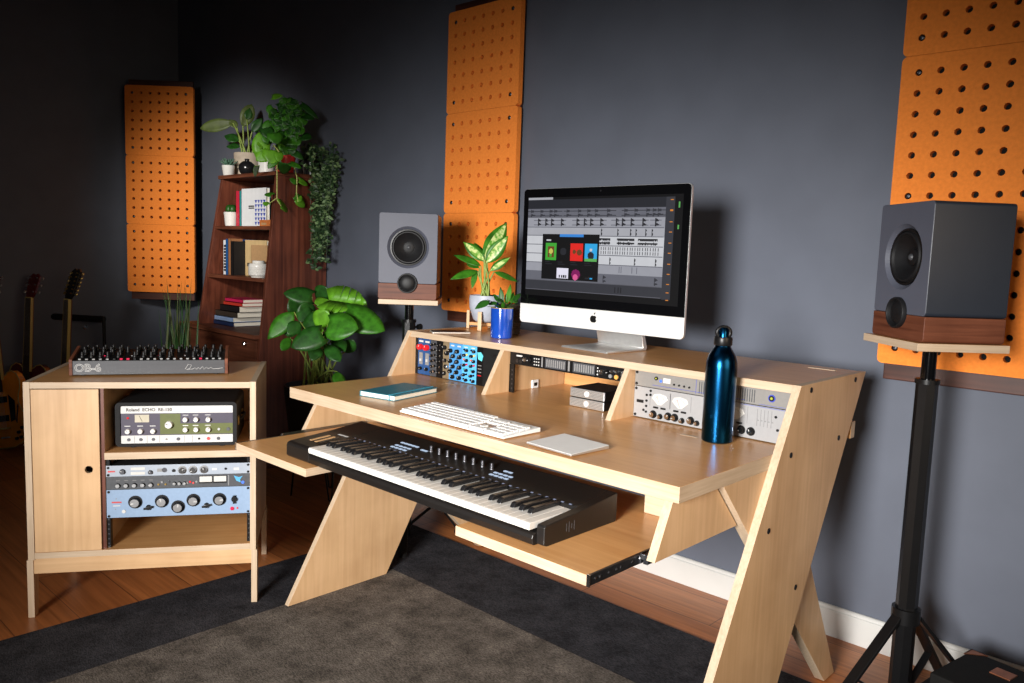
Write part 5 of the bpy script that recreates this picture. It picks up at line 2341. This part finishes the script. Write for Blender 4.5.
for i, (bp0, tp0, t, w, m, sh, tl) in enumerate(spec):
    Bp, Tp = at(bp0[0], bp0[1], t), at(tp0[0], tp0[1], t - .05)
    nrm = (toward(Bp) + Vector(tl)).normalized()
    if sh == 'split':
        ax = (Tp - Bp).normalized()
        nr = (nrm - ax * nrm.dot(ax)).normalized()
        sd = nr.cross(ax)
        Ln = (Tp - Bp).length
        cuts = [(-.14, .30), (.06, .44), (.26, .46), (.46, .42), (.66, .34), (.84, .22), (1.0, .03)]
        for side in (1, -1):
            mid = [lv.v(Bp + ax * Ln * max(0, s) - nr * .02 * s * s) for s, q in cuts]
            for k in range(len(cuts) - 1):
                s0, q0 = cuts[k]
                s1, q1 = cuts[k + 1]
                gap = .05 if k in (1, 2, 3, 4) else 0
                a = lv.v(Bp + ax * Ln * (s0 + gap) + sd * side * w * q0 * 1.0 + nr * .012 - ax * .01)
                c = lv.v(Bp + ax * Ln * (s1 - gap * .6) + sd * side * w * q1 * 1.02 + nr * .012)
                lv.f([mid[k], mid[k + 1], c, a] if side > 0 else [a, c, mid[k + 1], mid[k]], m)
    else:
        lv.leaf(Bp, Tp, nrm, w, m, n=8, droop=.12, fold=-.07, shape=sh)
    root = mp_ + Vector((rp.uniform(-.06, .06), rp.uniform(-.06, .06), .545))
    mid_ = (root + Bp) / 2 + Vector((0, 0, .06)) + (Bp - root) * .08
    pts = []
    for k in range(9):
        s = k / 8
        pts.append(root * (1 - s) ** 2 + mid_ * 2 * s * (1 - s) + Bp * s * s)
    sm.tube(pts, [.0060 - .0028 * k / 8 for k in range(9)], n=6)
lv.build('foliage', M_leaf, mon, smooth=70, solid=.0012)
sm.build('stems', 'stem', mon, smooth=70)
b = MB()
for k in range(3):
    a0 = rad(-124 + 120 * k)
    c, s = math.cos(a0), math.sin(a0)
    tx, ty = -s, c
    P0 = (c * .105 + tx * .035, s * .105 + ty * .035, .250)
    P1 = (c * .128 + tx * .008, s * .128 + ty * .008, .006)
    P2 = (c * .128 - tx * .008, s * .128 - ty * .008, .006)
    P3 = (c * .105 - tx * .035, s * .105 - ty * .035, .250)
    hb = MB()
    hb.tube([P0, P1, (c * .130, s * .130, .0045), P2, P3], .0042, n=8)
    hb.build('hairpin_leg', 'black_satin', mon, smooth=60)
b.lathe([(0, .248), (.155, .248), (.157, .252), (.157, .258), (.155, .2618), (0, .2618)], n=36, closed=False)
b.build('stand_plate', 'black_satin', mon, smooth=35)

# --- variegated plant in a grey pot on a wooden cross stand (raised shelf)
dp = Vector((.112, .885, HT + .0004))
die = thing('potted_dumb_cane', 'variegated cream and green plant in a grey pot on wooden legs, raised shelf', 'plant', dp)
b = MB()
b.lathe([(0, .030), (.036, .030), (.048, .040), (.064, .085), (.066, .120), (.064, .136), (.060, .136), (.058, .118), (0, .114)], n=36, closed=False)
b.build('pot', 'ceramic_grey', die, smooth=40)
b = MB()
b.lathe([(.0575, .115), (.03, .122), (0, .124)], n=20, closed=False)
b.build('soil', 'soil', die, smooth=60)
for k in range(4):
    a = rad(-62 + 90 * k)
    c, s = math.cos(a), math.sin(a)
    b = MB()
    b.bar((c * .070, s * .070, 0), (c * .070, s * .070, .074), .016, .012, up=(c, s, 0))
    b.build('stand_leg', 'birch_z', die, bevel=.001)
for a in (rad(-62), rad(28)):
    b = MB()
    c, s = math.cos(a), math.sin(a)
    b.bar((-c * .064, -s * .064, .020), (c * .064, s * .064, .020), .016, .012)
    b.build('stand_crossbar', 'birch_x', die, bevel=.001)
lv = MB()
lv.M = Matrix.Translation(-dp)
sm = MB()
sm.M = Matrix.Translation(-dp)
t0 = 3.2
for (b0, t1, w, dz_, mi, droop, tl) in (((484, 261), (507, 222), .078, .05, 1, .05, (.1, 0, .1)), ((486, 263), (508, 236), .060, -.02, 1, .04, (.3, 0, .2)), ((485, 261), (463.5, 241.5), .052, .0, 1, .06, (-.2, 0, .5)),
                                       ((481, 266), (453.5, 253), .034, .03, 0, .10, (-.1, 0, .8)), ((478, 271), (451, 277.5), .038, -.06, 0, .10, (0, 0, .7)), ((490, 271), (510, 257), .034, .0, 1, .06, (.2, 0, .6)),
                                       ((484, 262), (474, 242), .040, .06, 0, .05, (-.3, 0, .3)), ((494, 272), (519, 281), .030, .03, 0, .06, (.1, 0, .9)), ((476, 270), (472, 288), .024, -.03, 0, .1, (0, 0, .4)), ((479, 268), (466, 262), .03, .06, 0, .1, (0, 0, .6)), ((487, 262), (492, 246), .040, .06, 0, .05, (.2, 0, .3))):
    Bp, Tp = at(b0[0], b0[1], t0), at(t1[0], t1[1], t0 + dz_)
    lv.leaf(Bp, Tp, toward(Bp) + Vector(tl), w, 0, n=9, droop=droop, fold=.14, shape='lance', mid_mi=(1 if mi else 0))
    r0 = dp + Vector((rp.uniform(-.02, .02), rp.uniform(-.02, .02), .118))
    sm.tube(curve(r0, Bp, Vector((rp.uniform(-.01, .01), rp.uniform(-.01, .01), 0))), [.0052 - .0004 * k for k in range(8)], n=6)
lv.build('foliage', ['leaf_mid', 'leaf_pale'], die, smooth=70, solid=.0008)
sm.build('stems', 'stem', die, smooth=70)

# --- blue pot
bp0 = Vector((.371, .712, HT + .0004))
bl = thing('potted_plant', 'small leafy plant in a glossy cobalt blue pot beside the computer', 'plant', bp0)
b = MB()
b.lathe([(0, 0), (.037, 0), (.0395, .003), (.0415, .104), (.0412, .1075), (.0385, .1075), (.0375, .100), (0, .098)], n=40, closed=False)
b.build('pot', 'ceramic_blue', bl, smooth=35)
b = MB()
b.lathe([(.0405, .1076), (.0418, .1090), (.0402, .1102), (.0385, .1090)], n=36, closed=False)
b.build('rim', 'kraft', bl, smooth=60)
b = MB()
b.lathe([(.0373, .099), (.02, .106), (0, .107)], n=20, closed=False)
b.build('soil', 'soil', bl, smooth=60)
b = MB()
b.lathe([(0, .10), (.007, .10), (.0065, .118), (.004, .128), (0, .130)], origin=(-.014, -.012, 0), n=12, closed=False)
b.build('plant_stake', 'ceramic_blue', bl, smooth=40)
lv = MB()
lv.M = Matrix.Translation(-bp0)
tb = 2.86
for (b0, t1, w, dd, m, tl) in (((490, 301), (475, 308), .030, -.03, 1, (0, 0, .8)), ((509, 301), (519, 300), .028, .03, 0, (0, 0, .6)), ((507, 304), (511, 284), .020, .0, 0, (.4, 0, .1)), ((503, 304), (500, 287), .020, .0, 1, (-.3, 0, .1)), ((511, 303), (514, 291), .016, .03, 0, (.4, 0, .1)), ((500, 303), (493, 293), .016, .03, 1, (-.3, 0, .4)), ((506, 304), (508, 290), .016, .04, 0, (.0, 0, .2)), ((497, 304), (487, 303), .022, .03, 1, (.0, 0, .8)), ((513, 302), (521, 292), .020, .04, 1, (.0, 0, .8)), ((505, 303), (497, 299), .024, -.04, 1, (.0, 0, .9))):
    lv.leaf(at(b0[0], b0[1], tb), at(t1[0], t1[1], tb + dd), toward(bp0) + Vector(tl), w, m, n=6, droop=.10, fold=.2, shape='lance')
for k in range(9):
    a = 2 * PI * k / 9
    Bq = bp0 + Vector((.012 * math.cos(a), .012 * math.sin(a), .104))
    lv.leaf(Bq, Bq + Vector((.042 * math.cos(a), .042 * math.sin(a), .016 + .012 * (k % 3))), (0, 0, 1), .016, k % 2, n=5, droop=.2, fold=.2, shape='lance')
lv.build('foliage', ['leaf_mid', 'leaf_dark'], bl, smooth=70, solid=.0008)
wk_ = Vector((.285, .835, HT + .0004))
wp = thing('woven_basket', 'small dark woven basket behind the blue pot on the raised shelf', 'basket', wk_)
b = MB()
pr_ = [(0, 0), (.042, 0)]
for k in range(10):
    pr_ += [(.0475 + .0008 * k, .004 + k * .0105), (.0450 + .0008 * k, .0095 + k * .0105)]
pr_ += [(.050, .112), (.046, .112), (.044, .098), (0, .098)]
b.lathe(pr_, n=36, closed=False)
b.build('weave', 'wicker', wp, smooth=50)
b = MB()
b.lathe([(.0435, .099), (.02, .104), (0, .105)], n=18, closed=False)
b.build('soil', 'soil', wp, smooth=60)

# --- top of the bookcase
ZT = BT + .0003
Yt = 1.05
p = on(228.5, 176, 'y', 1.0)
t = small_pot('tiny white pot with a pale green rosette succulent on top of the bookcase', p.x, 1.0, ZT, .030, .038, .062, 'ceramic_white', kind='potted_succulent', cat='plant')
lv = MB()
for ring_, (n_, L_, el) in enumerate(((9, .045, .55), (8, .045, .95), (6, .040, 1.25))):
    for k in range(n_):
        a = 2 * PI * k / n_ + ring_ * .4
        B_ = Vector((.008 * math.cos(a), .008 * math.sin(a), .055))
        D_ = Vector((math.cos(a) * math.cos(el), math.sin(a) * math.cos(el), math.sin(el)))
        lv.leaf(B_, B_ + D_ * L_ * 1.25, Vector((-D_.x, -D_.y, 1.2)), .016, 0, n=4, droop=-.05, fold=.3, shape='blade')
lv.build('rosette', 'leaf_glaucous', t, smooth=70, solid=.003)
# beige pot with broad leaves
p = on(247.5, 176, 'y', 1.14)
t = small_pot('broad-leaved plant in a beige stoneware pot behind the black vase, bookcase top', p.x, 1.14, ZT, .075, .080, .150, 'ceramic_beige', kind='potted_plant', cat='plant')
o0 = Vector((p.x, 1.14, ZT))
lv = MB()
lv.M = Matrix.Translation(-o0)
sm = MB()
sm.M = Matrix.Translation(-o0)
tw = 4.9
for (b0, t1, w, m, tl) in (((243, 126), (252, 104), .085, 0, (.2, 0, .1)), ((233, 123), (199, 128), .080, 0, (0, 0, .25)), ((237, 128), (229, 119), .05, 0, (.1, 0, .5)), ((239, 141), (224, 135), .065, 1, (0, 0, .6)), ((240, 147), (226, 146), .05, 1, (0, 0, .8)), ((252, 132), (262, 118), .06, 1, (.2, 0, .2)), ((247, 120), (250, 108), .05, 1, (.2, 0, .2)), ((256, 142), (268, 134), .05, 1, (.2, 0, .4))):
    Bp, Tp = at(b0[0], b0[1], tw), at(t1[0], t1[1], tw)
    lv.leaf(Bp, Tp, toward(Bp) + Vector(tl), w, m, n=8, droop=.08, fold=.18, shape='lance' if w < .08 else 'oval')
    r0 = o0 + Vector((rp.uniform(-.03, .03), rp.uniform(-.03, .03), .128))
    sm.tube(curve(r0, Bp, Vector((0, 0, .01))), .0045, n=6)
lv.build('foliage', ['leaf_olive', 'leaf_dark'], t, smooth=70, solid=.001)
sm.build('stems', 'stem', t, smooth=70)
# round black vase
p = on(247, 177, 'y', 1.015)
t = thing('round_vase', 'small round black vase in front of the beige pot, bookcase top', 'vase', (p.x, 1.015, ZT))
b = MB()
b.lathe([(0, 0), (.022, 0), (.040, .012), (.049, .036), (.044, .060), (.026, .076), (.013, .080), (.012, .088), (.015, .092), (.011, .092), (.009, .084), (0, .080)], n=36, closed=False)
b.build('vase_body', 'ceramic_black', t, smooth=50)
# white pot and red pot with trailing ivy-like leaves
p = on(266.5, 176, 'y', 1.035)
wpot = small_pot('trailing heart-leaved plant in a small white pot on top of the bookcase', p.x, 1.035, ZT, .042, .050, .088, 'ceramic_white', kind='trailing_plant', cat='plant')
w0 = Vector((p.x, 1.035, ZT))
p = on(285.5, 176, 'x', -1.675)
rpot = small_pot('bushy trailing plant in a red pot at the right end of the bookcase top', -1.668, 1.05, ZT, .048, .062, .098, 'ceramic_red', kind='trailing_plant', cat='plant')
r0_ = Vector((-1.668, 1.05, ZT))


def vines(root, o0, leafspec, stemspec, mats, tt, stemmat='stem_pale'):
    lv = MB()
    lv.M = Matrix.Translation(-o0)

    def pos(x, y, d):
        # what hangs below the top board hangs in front of it or beside it
        if y > 171:
            return on(x, y, 'x', BXR + .036) if x >= 283 else on(x, y, 'y', .928)
        return at(x, y, d)
    for (b0, t1, w, m, tl) in leafspec:
        Bp, Tp = pos(b0[0], b0[1], tt), pos(t1[0], t1[1], tt - .02)
        lv.leaf(Bp, Tp, toward(Bp) + Vector(tl), w, m, n=7, droop=.14, fold=-.05, shape='heart')
    lv.build('foliage', mats, root, smooth=70, solid=.001)
    sm = MB()
    sm.M = Matrix.Translation(-o0)
    for pts in stemspec:
        sm.tube([pos(x, y, d) for x, y, d in pts], .0030, n=6)
    sm.build('stems', stemmat, root, smooth=70)


T1 = 4.27
L1 = [((262, 154), (259, 132), .10, 1, (0, 0, .1)), ((268, 152), (256, 160), .085, 1, (0, 0, .5)), ((272, 150), (272, 163), .11, 1, (0, 0, .35)), ((279, 152), (279, 161), .05, 1, (.2, 0, .1)), ((263, 146), (257, 143), .05, 1, (0, 0, .6)), ((270, 140), (262, 135), .07, 0, (0, 0, .4)),
      ((285, 163), (283, 176), .075, 2, (.1, 0, .1)), ((290, 163), (301, 167), .040, 0, (0, 0, .8)), ((257, 166), (254, 172), .035, 1, (0, 0, .5)), ((272, 195), (264, 192), .045, 0, (0, 0, .6)), ((280, 204), (290, 208), .08, 1, (0, 0, .4)), ((268, 205), (263, 201), .035, 1, (0, 0, .5)),
      ((274, 133), (277, 143), .09, 0, (.2, 0, .3)), ((266, 128), (270, 138), .08, 2, (.2, 0, .3)), ((276, 158), (268, 168), .05, 0, (0, 0, .4))]
S1 = [[(272, 160, 4.62), (277, 165, T1), (277, 185, T1), (277, 200, T1), (281, 206, T1)], [(270, 160, 4.6), (266, 150, T1), (262, 154, T1)], [(277, 198, T1), (270, 203, T1)], [(268, 160, 4.6), (274, 145, T1), (279, 152, T1)]]
vines(wpot, w0, L1, S1, ['leaf_mid', 'leaf_bright', 'leaf_dark'], T1)
T2 = 4.40
L2 = [((283, 136), (299, 142), .10, 0, (0, 0, .7)), ((286, 141), (281, 151), .08, 1, (0, 0, .5)), ((299, 180), (309, 184), .055, 1, (0, 0, .8)), ((296, 182), (290, 179), .045, 0, (0, 0, .7)), ((297, 199), (306, 207), .06, 1, (0, 0, .5)), ((297, 200), (301, 195), .045, 1, (0, 0, .4)), ((295, 196), (303, 202), .05, 0, (0, 0, .4)), ((290, 150), (303, 158), .05, 2, (0, 0, .6)), ((300, 112), (305, 124), .055, 0, (.2, 0, .3)), ((301, 104), (318, 117), .040, 2, (.2, 0, .5)), ((272, 97), (282, 95), .045, 1, (0, 0, .7)), ((283, 110), (286, 103), .045, 0, (0, 0, .4)), ((288, 120), (281, 116), .05, 0, (0, 0, .5))]
rq = random.Random(4)
for k in range(95):
    a, q = rq.uniform(0, 2 * PI), rq.random() ** .6
    cx_, cy_ = 288 + 18 * q * math.cos(a), 122 + 25 * q * math.sin(a)
    s_ = rq.uniform(5, 10)
    th = rq.uniform(0, 2 * PI)
    L2.append(((cx_, cy_), (cx_ + s_ * math.cos(th), cy_ + s_ * math.sin(th) + 2), rq.uniform(.040, .075), rq.choice([2, 2, 0, 2, 0]), (rq.uniform(-.5, .5), rq.uniform(-.3, .3), rq.uniform(.0, .8))))
S2 = [[(288, 158, 4.6), (294, 166, T2), (297, 178, T2), (296.5, 192, T2), (298, 202, T2)]] + [[(286, 158, 4.62), (286 + 3 * k, 135, 4.55), (280 + 5 * k, 105 + 3 * (k % 2), 4.5)] for k in range(-2, 4)]
vines(rpot, r0_, L2, S2, ['leaf_mid', 'leaf_bright', 'leaf_dark'], T2)
# small-leaved trailing plant hanging down the right side
p = Vector((-1.655, 1.215, ZT))
tr = thing('hanging_plant', 'dense small-leaved trailing plant spilling down the right side of the bookcase', 'plant', p)
b = MB()
b.lathe([(0, 0), (.040, 0), (.044, .003), (.052, .085), (.050, .088), (.046, .086), (.044, .075), (0, .074)], n=24, closed=False)
b.build('pot', 'ceramic_black', tr, smooth=35)
lv = MB()
lv.M = Matrix.Translation(-p)
sm = MB()
sm.M = Matrix.Translation(-p)
for k in range(34):
    f = rq.random()
    x_px = 300 + 36 * f
    y_end = 205 + 40 * rq.random() + (25 * (1 - abs(f - .75) * 2) if f > .35 else 5)
    if k < 3:
        x_px, y_end = 309 + 2 * k, 262 + 4 * k
    dt = 4.45 + .30 * (1 - f) * .3 + rq.uniform(-.03, .12)
    start = p + Vector((rq.uniform(-.04, .05), rq.uniform(-.04, .03), .085))
    pts = [start, start + Vector((.05, -.02, .045))]
    y0_ = 142 + 24 * rq.random()
    ns = 10
    for i in range(ns + 1):
        s = i / ns
        pts.append(at(x_px + 4 * math.sin(s * 4 + k * 1.7) * s + (308 - x_px) * .45 * s * s, y0_ + (y_end - y0_) * s, dt + .03 * math.sin(k + s * 3)))
    for q_ in pts:
        q_.x = max(q_.x, BXR + .046) if q_.z < BT + .06 and (q_ - start).length > .07 else q_.x
    sm.tube(pts, .0012, n=4)
    for i in range(2, len(pts)):
        for r_ in range(4):
            c = (pts[i] if i == len(pts) - 1 else pts[i].lerp(pts[i + 1], rq.random())) + Vector((rq.uniform(0, .012), rq.uniform(-.012, .012), rq.uniform(-.01, .01)))
            a = rq.uniform(0, 2 * PI)
            dv = Vector((math.cos(a) * .7, math.sin(a) * .7, rq.uniform(-.5, .35))).normalized()
            if c.x < BXR + .09 and dv.x < 0:
                dv.x = -dv.x
            lv.leaf(c, c + dv * rq.uniform(.018, .036), toward(c) + Vector((rq.uniform(-.6, .6), 0, rq.uniform(0, 1))), rq.uniform(.012, .024), 1 if rq.random() < .38 else 0, n=3, droop=.15, fold=.2, shape='lance')
lv.build('foliage', ['leaf_tiny', 'leaf_tiny_pale'], tr)
sm.build('stems', 'leaf_tiny', tr, smooth=70)

# --- tall thin grass-like plant behind the synthesizer
gp = at(181, 470, 4.25)
g0 = Vector((gp.x, gp.y, .0005))
gr = thing('potted_spiky_plant', 'tall thin upright blades in a dark pot behind the side cabinet', 'plant', g0)
b = MB()
b.lathe([(0, 0), (.105, 0), (.115, .008), (.140, .300), (.136, .305), (.128, .300), (.124, .270), (0, .265)], n=36, closed=False)
b.build('pot', 'book_black', gr, smooth=35)
b = MB()
b.lathe([(.1235, .266), (.06, .275), (0, .278)], n=20, closed=False)
b.build('soil', 'soil', gr, smooth=60)
lv = MB()
lv.M = Matrix.Translation(-g0)
for k in range(38):
    tx_ = rq.choice([rq.uniform(158, 200), rq.uniform(170, 190)])
    ty_ = rq.uniform(276, 325)
    Bq = g0 + Vector((rq.uniform(-.09, .09), rq.uniform(-.09, .09), .268))
    Tq = at(tx_, ty_, 4.25 + rq.uniform(-.12, .10))
    nrm_ = toward(Bq) + Vector((rq.uniform(-.5, .5), rq.uniform(-.5, .5), 0))
    lv.leaf(Bq, Tq, nrm_, rq.uniform(.010, .019), 1 if rq.random() < .3 else 0, n=10, droop=rq.uniform(-.06, .10), fold=.5, shape='blade')
lv.build('blades', ['leaf_dark', 'leaf_olive'], gr, smooth=70, solid=.001)
# ------------------------------------------------------------------ guitars and their rack in the dark left corner
def guitar(label, M, body_m, outline_w, kind='semi', strings=6, neck_m='guitar_neck', head_m='black_satin', neck_len=.46):
    """origin: bottom of the body; local x across, y to the back, z along the neck"""
    g = thing('guitar', label, 'guitar', M=M, group='guitars standing in the dark left corner')
    # outline of half the body (x, z)
    H = .46
    half = [(0, 0), (.07, .004), (.13, .028), (.172, .075), (.182, .12), (.170, .175), (.138, .225), (.122, .262), (.128, .305), (.146, .345), (.148, .385), (.128, .425), (.094, .447), (.062, .440), (.045, .425), (.030, .420)]
    half = [(x * outline_w, z) for x, z in half]
    pts = half + [(-x, z) for x, z in half[::-1] if x > 0]
    b = MB()
    b.prism(pts, 'y', 0, .044)
    bd = b.build('body', body_m, g, bevel=.006, smooth=40, segs=3)
    b = MB()
    edge = [(x * 1.004, -.0012, z) for x, z in pts]
    b.tube(edge, .0032, n=6, closed=True)
    b.build('binding', 'binding', bd, smooth=60)
    for s in (1, -1):
        b = MB()
        f = [(.100 * s + .010 * math.sin(q * 3.2 - 1.6) * s, .14 + .11 * q) for q in [k / 8 for k in range(9)]]
        b.tube([(x, -.0004, z) for x, z in f], [.002, .005, .004, .004, .004, .004, .004, .005, .002], n=6)
        b.build('sound_hole', 'black', bd)
    for z in (.175, .285):
        b = MB()
        b.box(-.036, .036, -.008, .0, z - .018, z + .018)
        b.build('pickup', 'black_satin', bd, bevel=.002)
    b = MB()
    b.box(-.040, .040, -.012, .0, .110, .122)
    b.build('bridge', 'brass', bd, bevel=.001)
    b = MB()
    b.box(-.030, .030, -.010, -.002, .058, .068)
    b.build('tailpiece', 'steel', bd, bevel=.001)
    b = MB()
    b.prism([(.050, .15), (.085, .16), (.092, .27), (.050, .31)], 'y', -.005, -.003)
    b.build('pickguard', 'black_gloss', bd)
    for x, z in ((.105, .085), (.135, .110), (.120, .055), (.085, .050)):
        b = MB()
        b.lathe([(.010, 0), (.009, .012), (0, .013)], origin=(x * outline_w, 0, z), axis=(0, -1, 0), n=14, closed=False)
        b.build('tone_knob', 'black', bd, smooth=40)
    z0, z1 = .40, .42 + neck_len
    b = MB()
    b.prism([(-.026, z0), (.026, z0), (.0215, z1), (-.0215, z1)], 'y', -.012, .012)
    nk = b.build('neck', neck_m, g, bevel=.004)
    b = MB()
    b.prism([(-.0255, z0 - .07), (.0255, z0 - .07), (.0213, z1), (-.0213, z1)], 'y', -.0165, -.0122)
    b.build('fingerboard', 'book_umber', nk, bevel=.0008)
    b = MB()
    b.prism([(-.0272, z0), (-.0252, z0), (-.0208, z1), (-.0228, z1)], 'y', -.0168, .002)
    b.build('binding', 'binding', nk)
    b = MB()
    b.prism([(.0252, z0), (.0272, z0), (.0228, z1), (.0208, z1)], 'y', -.0168, .002)
    b.build('binding', 'binding', nk)
    hl = .20 if strings == 12 else .165
    b = MB()
    b.prism([(-.0215, z1), (.0215, z1), (.034, z1 + .03), (.040, z1 + hl - .03), (.018, z1 + hl - .008), (0, z1 + hl - .02), (-.018, z1 + hl - .008), (-.040, z1 + hl - .03), (-.034, z1 + .03)], 'y', -.010, .006)
    hd = b.build('headstock', head_m, nk, bevel=.002)
    hd.location = (0, 0, z1)
    hd.rotation_euler = (rad(-17), 0, 0)
    hd.data.transform(Matrix.Translation((0, 0, -z1)))
    b = MB()
    b.box(-.022, .022, -.0175, -.009, z1 - .003, z1 + .003)
    b.build('nut', 'binding', nk)
    n = strings // 2
    for s in (1, -1):
        for k in range(n):
            z = .035 + k * (hl - .075) / (n - 1)
            b = MB()
            b.cyl((s * .024, -.012, z), (s * .024, -.019, z), .0045, n=10)
            b.cyl((s * .034, .0, z), (s * .050, .0, z), .0025, n=8)
            b.sph((s * .056, 0, z), .0085, n=10, m=6, sq=(1.0, .6, 1.2))
            b.build('tuner', 'brass' if strings == 12 else 'steel', hd, smooth=50)
    for k in range(6):
        x = -.0175 + k * .007
        b = MB()
        b.tube([(x * 1.25, -.0135, .115), (x * .95, -.0185, z1)], .0006, n=4)
        b.build('string', 'steel', nk)
    return g


def gframe(px, py, t, facing, lean=8, roll=0):
    """stand a guitar so that its body bottom sits at the pixel's spot on the floor"""
    p = at(px, py, t)
    o = Vector((p.x, p.y, .012))
    y = -Vector((math.cos(rad(facing)), math.sin(rad(facing)), 0))       # local y is away from the player side
    x = Vector((-y.y, y.x, 0)) * -1
    z = Vector((0, 0, 1)) + y * math.tan(rad(lean)) + x * math.tan(rad(roll))
    z.normalize()
    y2 = (y - z * y.dot(z)).normalized()
    x2 = y2.cross(z)
    M = Matrix.Identity(4)
    for i in range(3):
        M[i][0], M[i][1], M[i][2], M[i][3] = x2[i], y2[i], z[i], o[i]
    return M


guitar('amber orange hollow-body guitar seen edge-on left of the side cabinet', gframe(8, 452, 4.70, -62, 5, -11), 'guitar_orange', .95, head_m='guitar_wine')
guitar('twelve-string guitar with black headstock rising behind the side cabinet', gframe(63, 430, 4.80, -74, 3, 1), 'guitar_wine', 1.0, strings=12, neck_len=.455)
guitar('dark wine-red guitar in the shadow behind the amber one', gframe(26, 425, 5.02, -62, 4, 0), 'guitar_wine', 1.0, head_m='guitar_wine', neck_len=.44)
# rack that holds them: padded rails on two end frames
gk = thing('guitar_rack', 'black guitar rack with padded rail in the dark left corner', 'guitar rack', (0, 0, 0))
a0, a1 = at(16, 325, 5.45), at(104, 325, 5.30)
a0.z = a1.z = .72
b = MB()
b.tube([a0, a1], .022, n=10)
b.build('neck_rail', 'rubber', gk, smooth=40)
b0_, b1_ = Vector((a0.x + .12, a0.y - .10, .06)), Vector((a1.x + .12, a1.y - .10, .06))
b = MB()
b.tube([b0_, b1_], .018, n=10)
b.build('foot_rail', 'rubber', gk, smooth=40)
for A_, B_ in ((a0, b0_), (a1, b1_)):
    b = MB()
    b.tube([A_ + Vector((0, 0, .02)), Vector((A_.x, A_.y, .015)), Vector((B_.x + .10, B_.y - .08, .015)), B_], .011, n=8)
    b.build('end_frame', 'black_satin', gk, smooth=40)
b = MB()
e_ = at(86, 327, 5.28)
b.lathe([(.0, 0), (.012, 0), (.012, .02), (0, .022)], origin=(e_.x, e_.y, e_.z), axis=(.7, -.7, 0), n=12, closed=False)
b.build('clamp_screw', 'bright_steel', gk, smooth=40)
# ------------------------------------------------------------------ camera and light
cd = bpy.data.cameras.new('camera')
cam = bpy.data.objects.new('camera', cd)
COL.objects.link(cam)
cd.sensor_fit = 'HORIZONTAL'
cd.sensor_width = 36
cd.lens = CAM_f / 1024 * 36
cd.clip_start = .05
M = Matrix.Identity(4)
for i in range(3):
    M[i][0], M[i][1], M[i][2], M[i][3] = CAM_R[i], CAM_U[i], -CAM_F[i], CAM_C[i]
cam.matrix_world = M
S.camera = cam


def area(name, loc, target, sx, sy, power, col, spread):
    ld = bpy.data.lights.new(name, 'AREA')
    ld.shape = 'RECTANGLE'
    ld.size = sx
    ld.size_y = sy
    ld.energy = power
    ld.color = col
    ld.spread = rad(spread)
    o = bpy.data.objects.new(name, ld)
    COL.objects.link(o)
    o.location = loc
    d = Vector(target) - Vector(loc)
    o.rotation_euler = d.to_track_quat('-Z', 'Y').to_euler()
    return o


def spot(name, loc, target, power, size, sx, col, radius, blend=1.0):
    ld = bpy.data.lights.new(name, 'SPOT')
    ld.energy = power
    ld.color = col
    ld.spot_size = rad(size)
    ld.spot_blend = blend
    ld.shadow_soft_size = radius
    o = bpy.data.objects.new(name, ld)
    COL.objects.link(o)
    o.location = loc
    o.rotation_euler = (Vector(target) - Vector(loc)).to_track_quat('-Z', 'Y').to_euler()
    o.scale = (sx, 1, 1)
    return o


def aim(loc, az, el):
    """a point one metre off, azimuth from +y towards -x, elevation up"""
    a, e = rad(az), rad(el)
    return (loc[0] - math.sin(a) * math.cos(e), loc[1] + math.cos(a) * math.cos(e), loc[2] + math.sin(e))


KL = (2.14, -3.2, 1.38)
spot('key_lamp', KL, aim(KL, 22.5, -11), 1460, 43, 1.52, (1.0, .975, .945), .50)
CL = (.6, -2.4, 2.3)
spot('corner_fill', CL, (-2.55, 1.1, 1.42), 900, 23, 1.0, (1.0, .95, .88), .20)  # added spot to brighten the corner panel and bookcase, no lamp of the room
area('side_fill', (3.7, -.6, 1.5), (.4, .3, .6), 1.6, 1.3, 4.5, (1.0, .76, .52), 58)  # added warm fill for the right-facing sides, not a window of the room
area('overhead_fill', (.2, -.9, 3.0), (.2, .2, .3), 1.8, 1.4, 2.5, (.92, .96, 1.0), 150)  # added soft fill from above to lift the shadows, no ceiling lamp
w = bpy.data.worlds.new('world')
S.world = w
w.use_nodes = True
w.node_tree.nodes['Background'].inputs['Color'].default_value = (.55, .60, .70, 1)
w.node_tree.nodes['Background'].inputs['Strength'].default_value = .036
vs = S.view_settings
vs.view_transform = 'Standard'
vs.look = 'None'
vs.gamma = 1
vs.use_curve_mapping = False
vs.exposure = 0.08
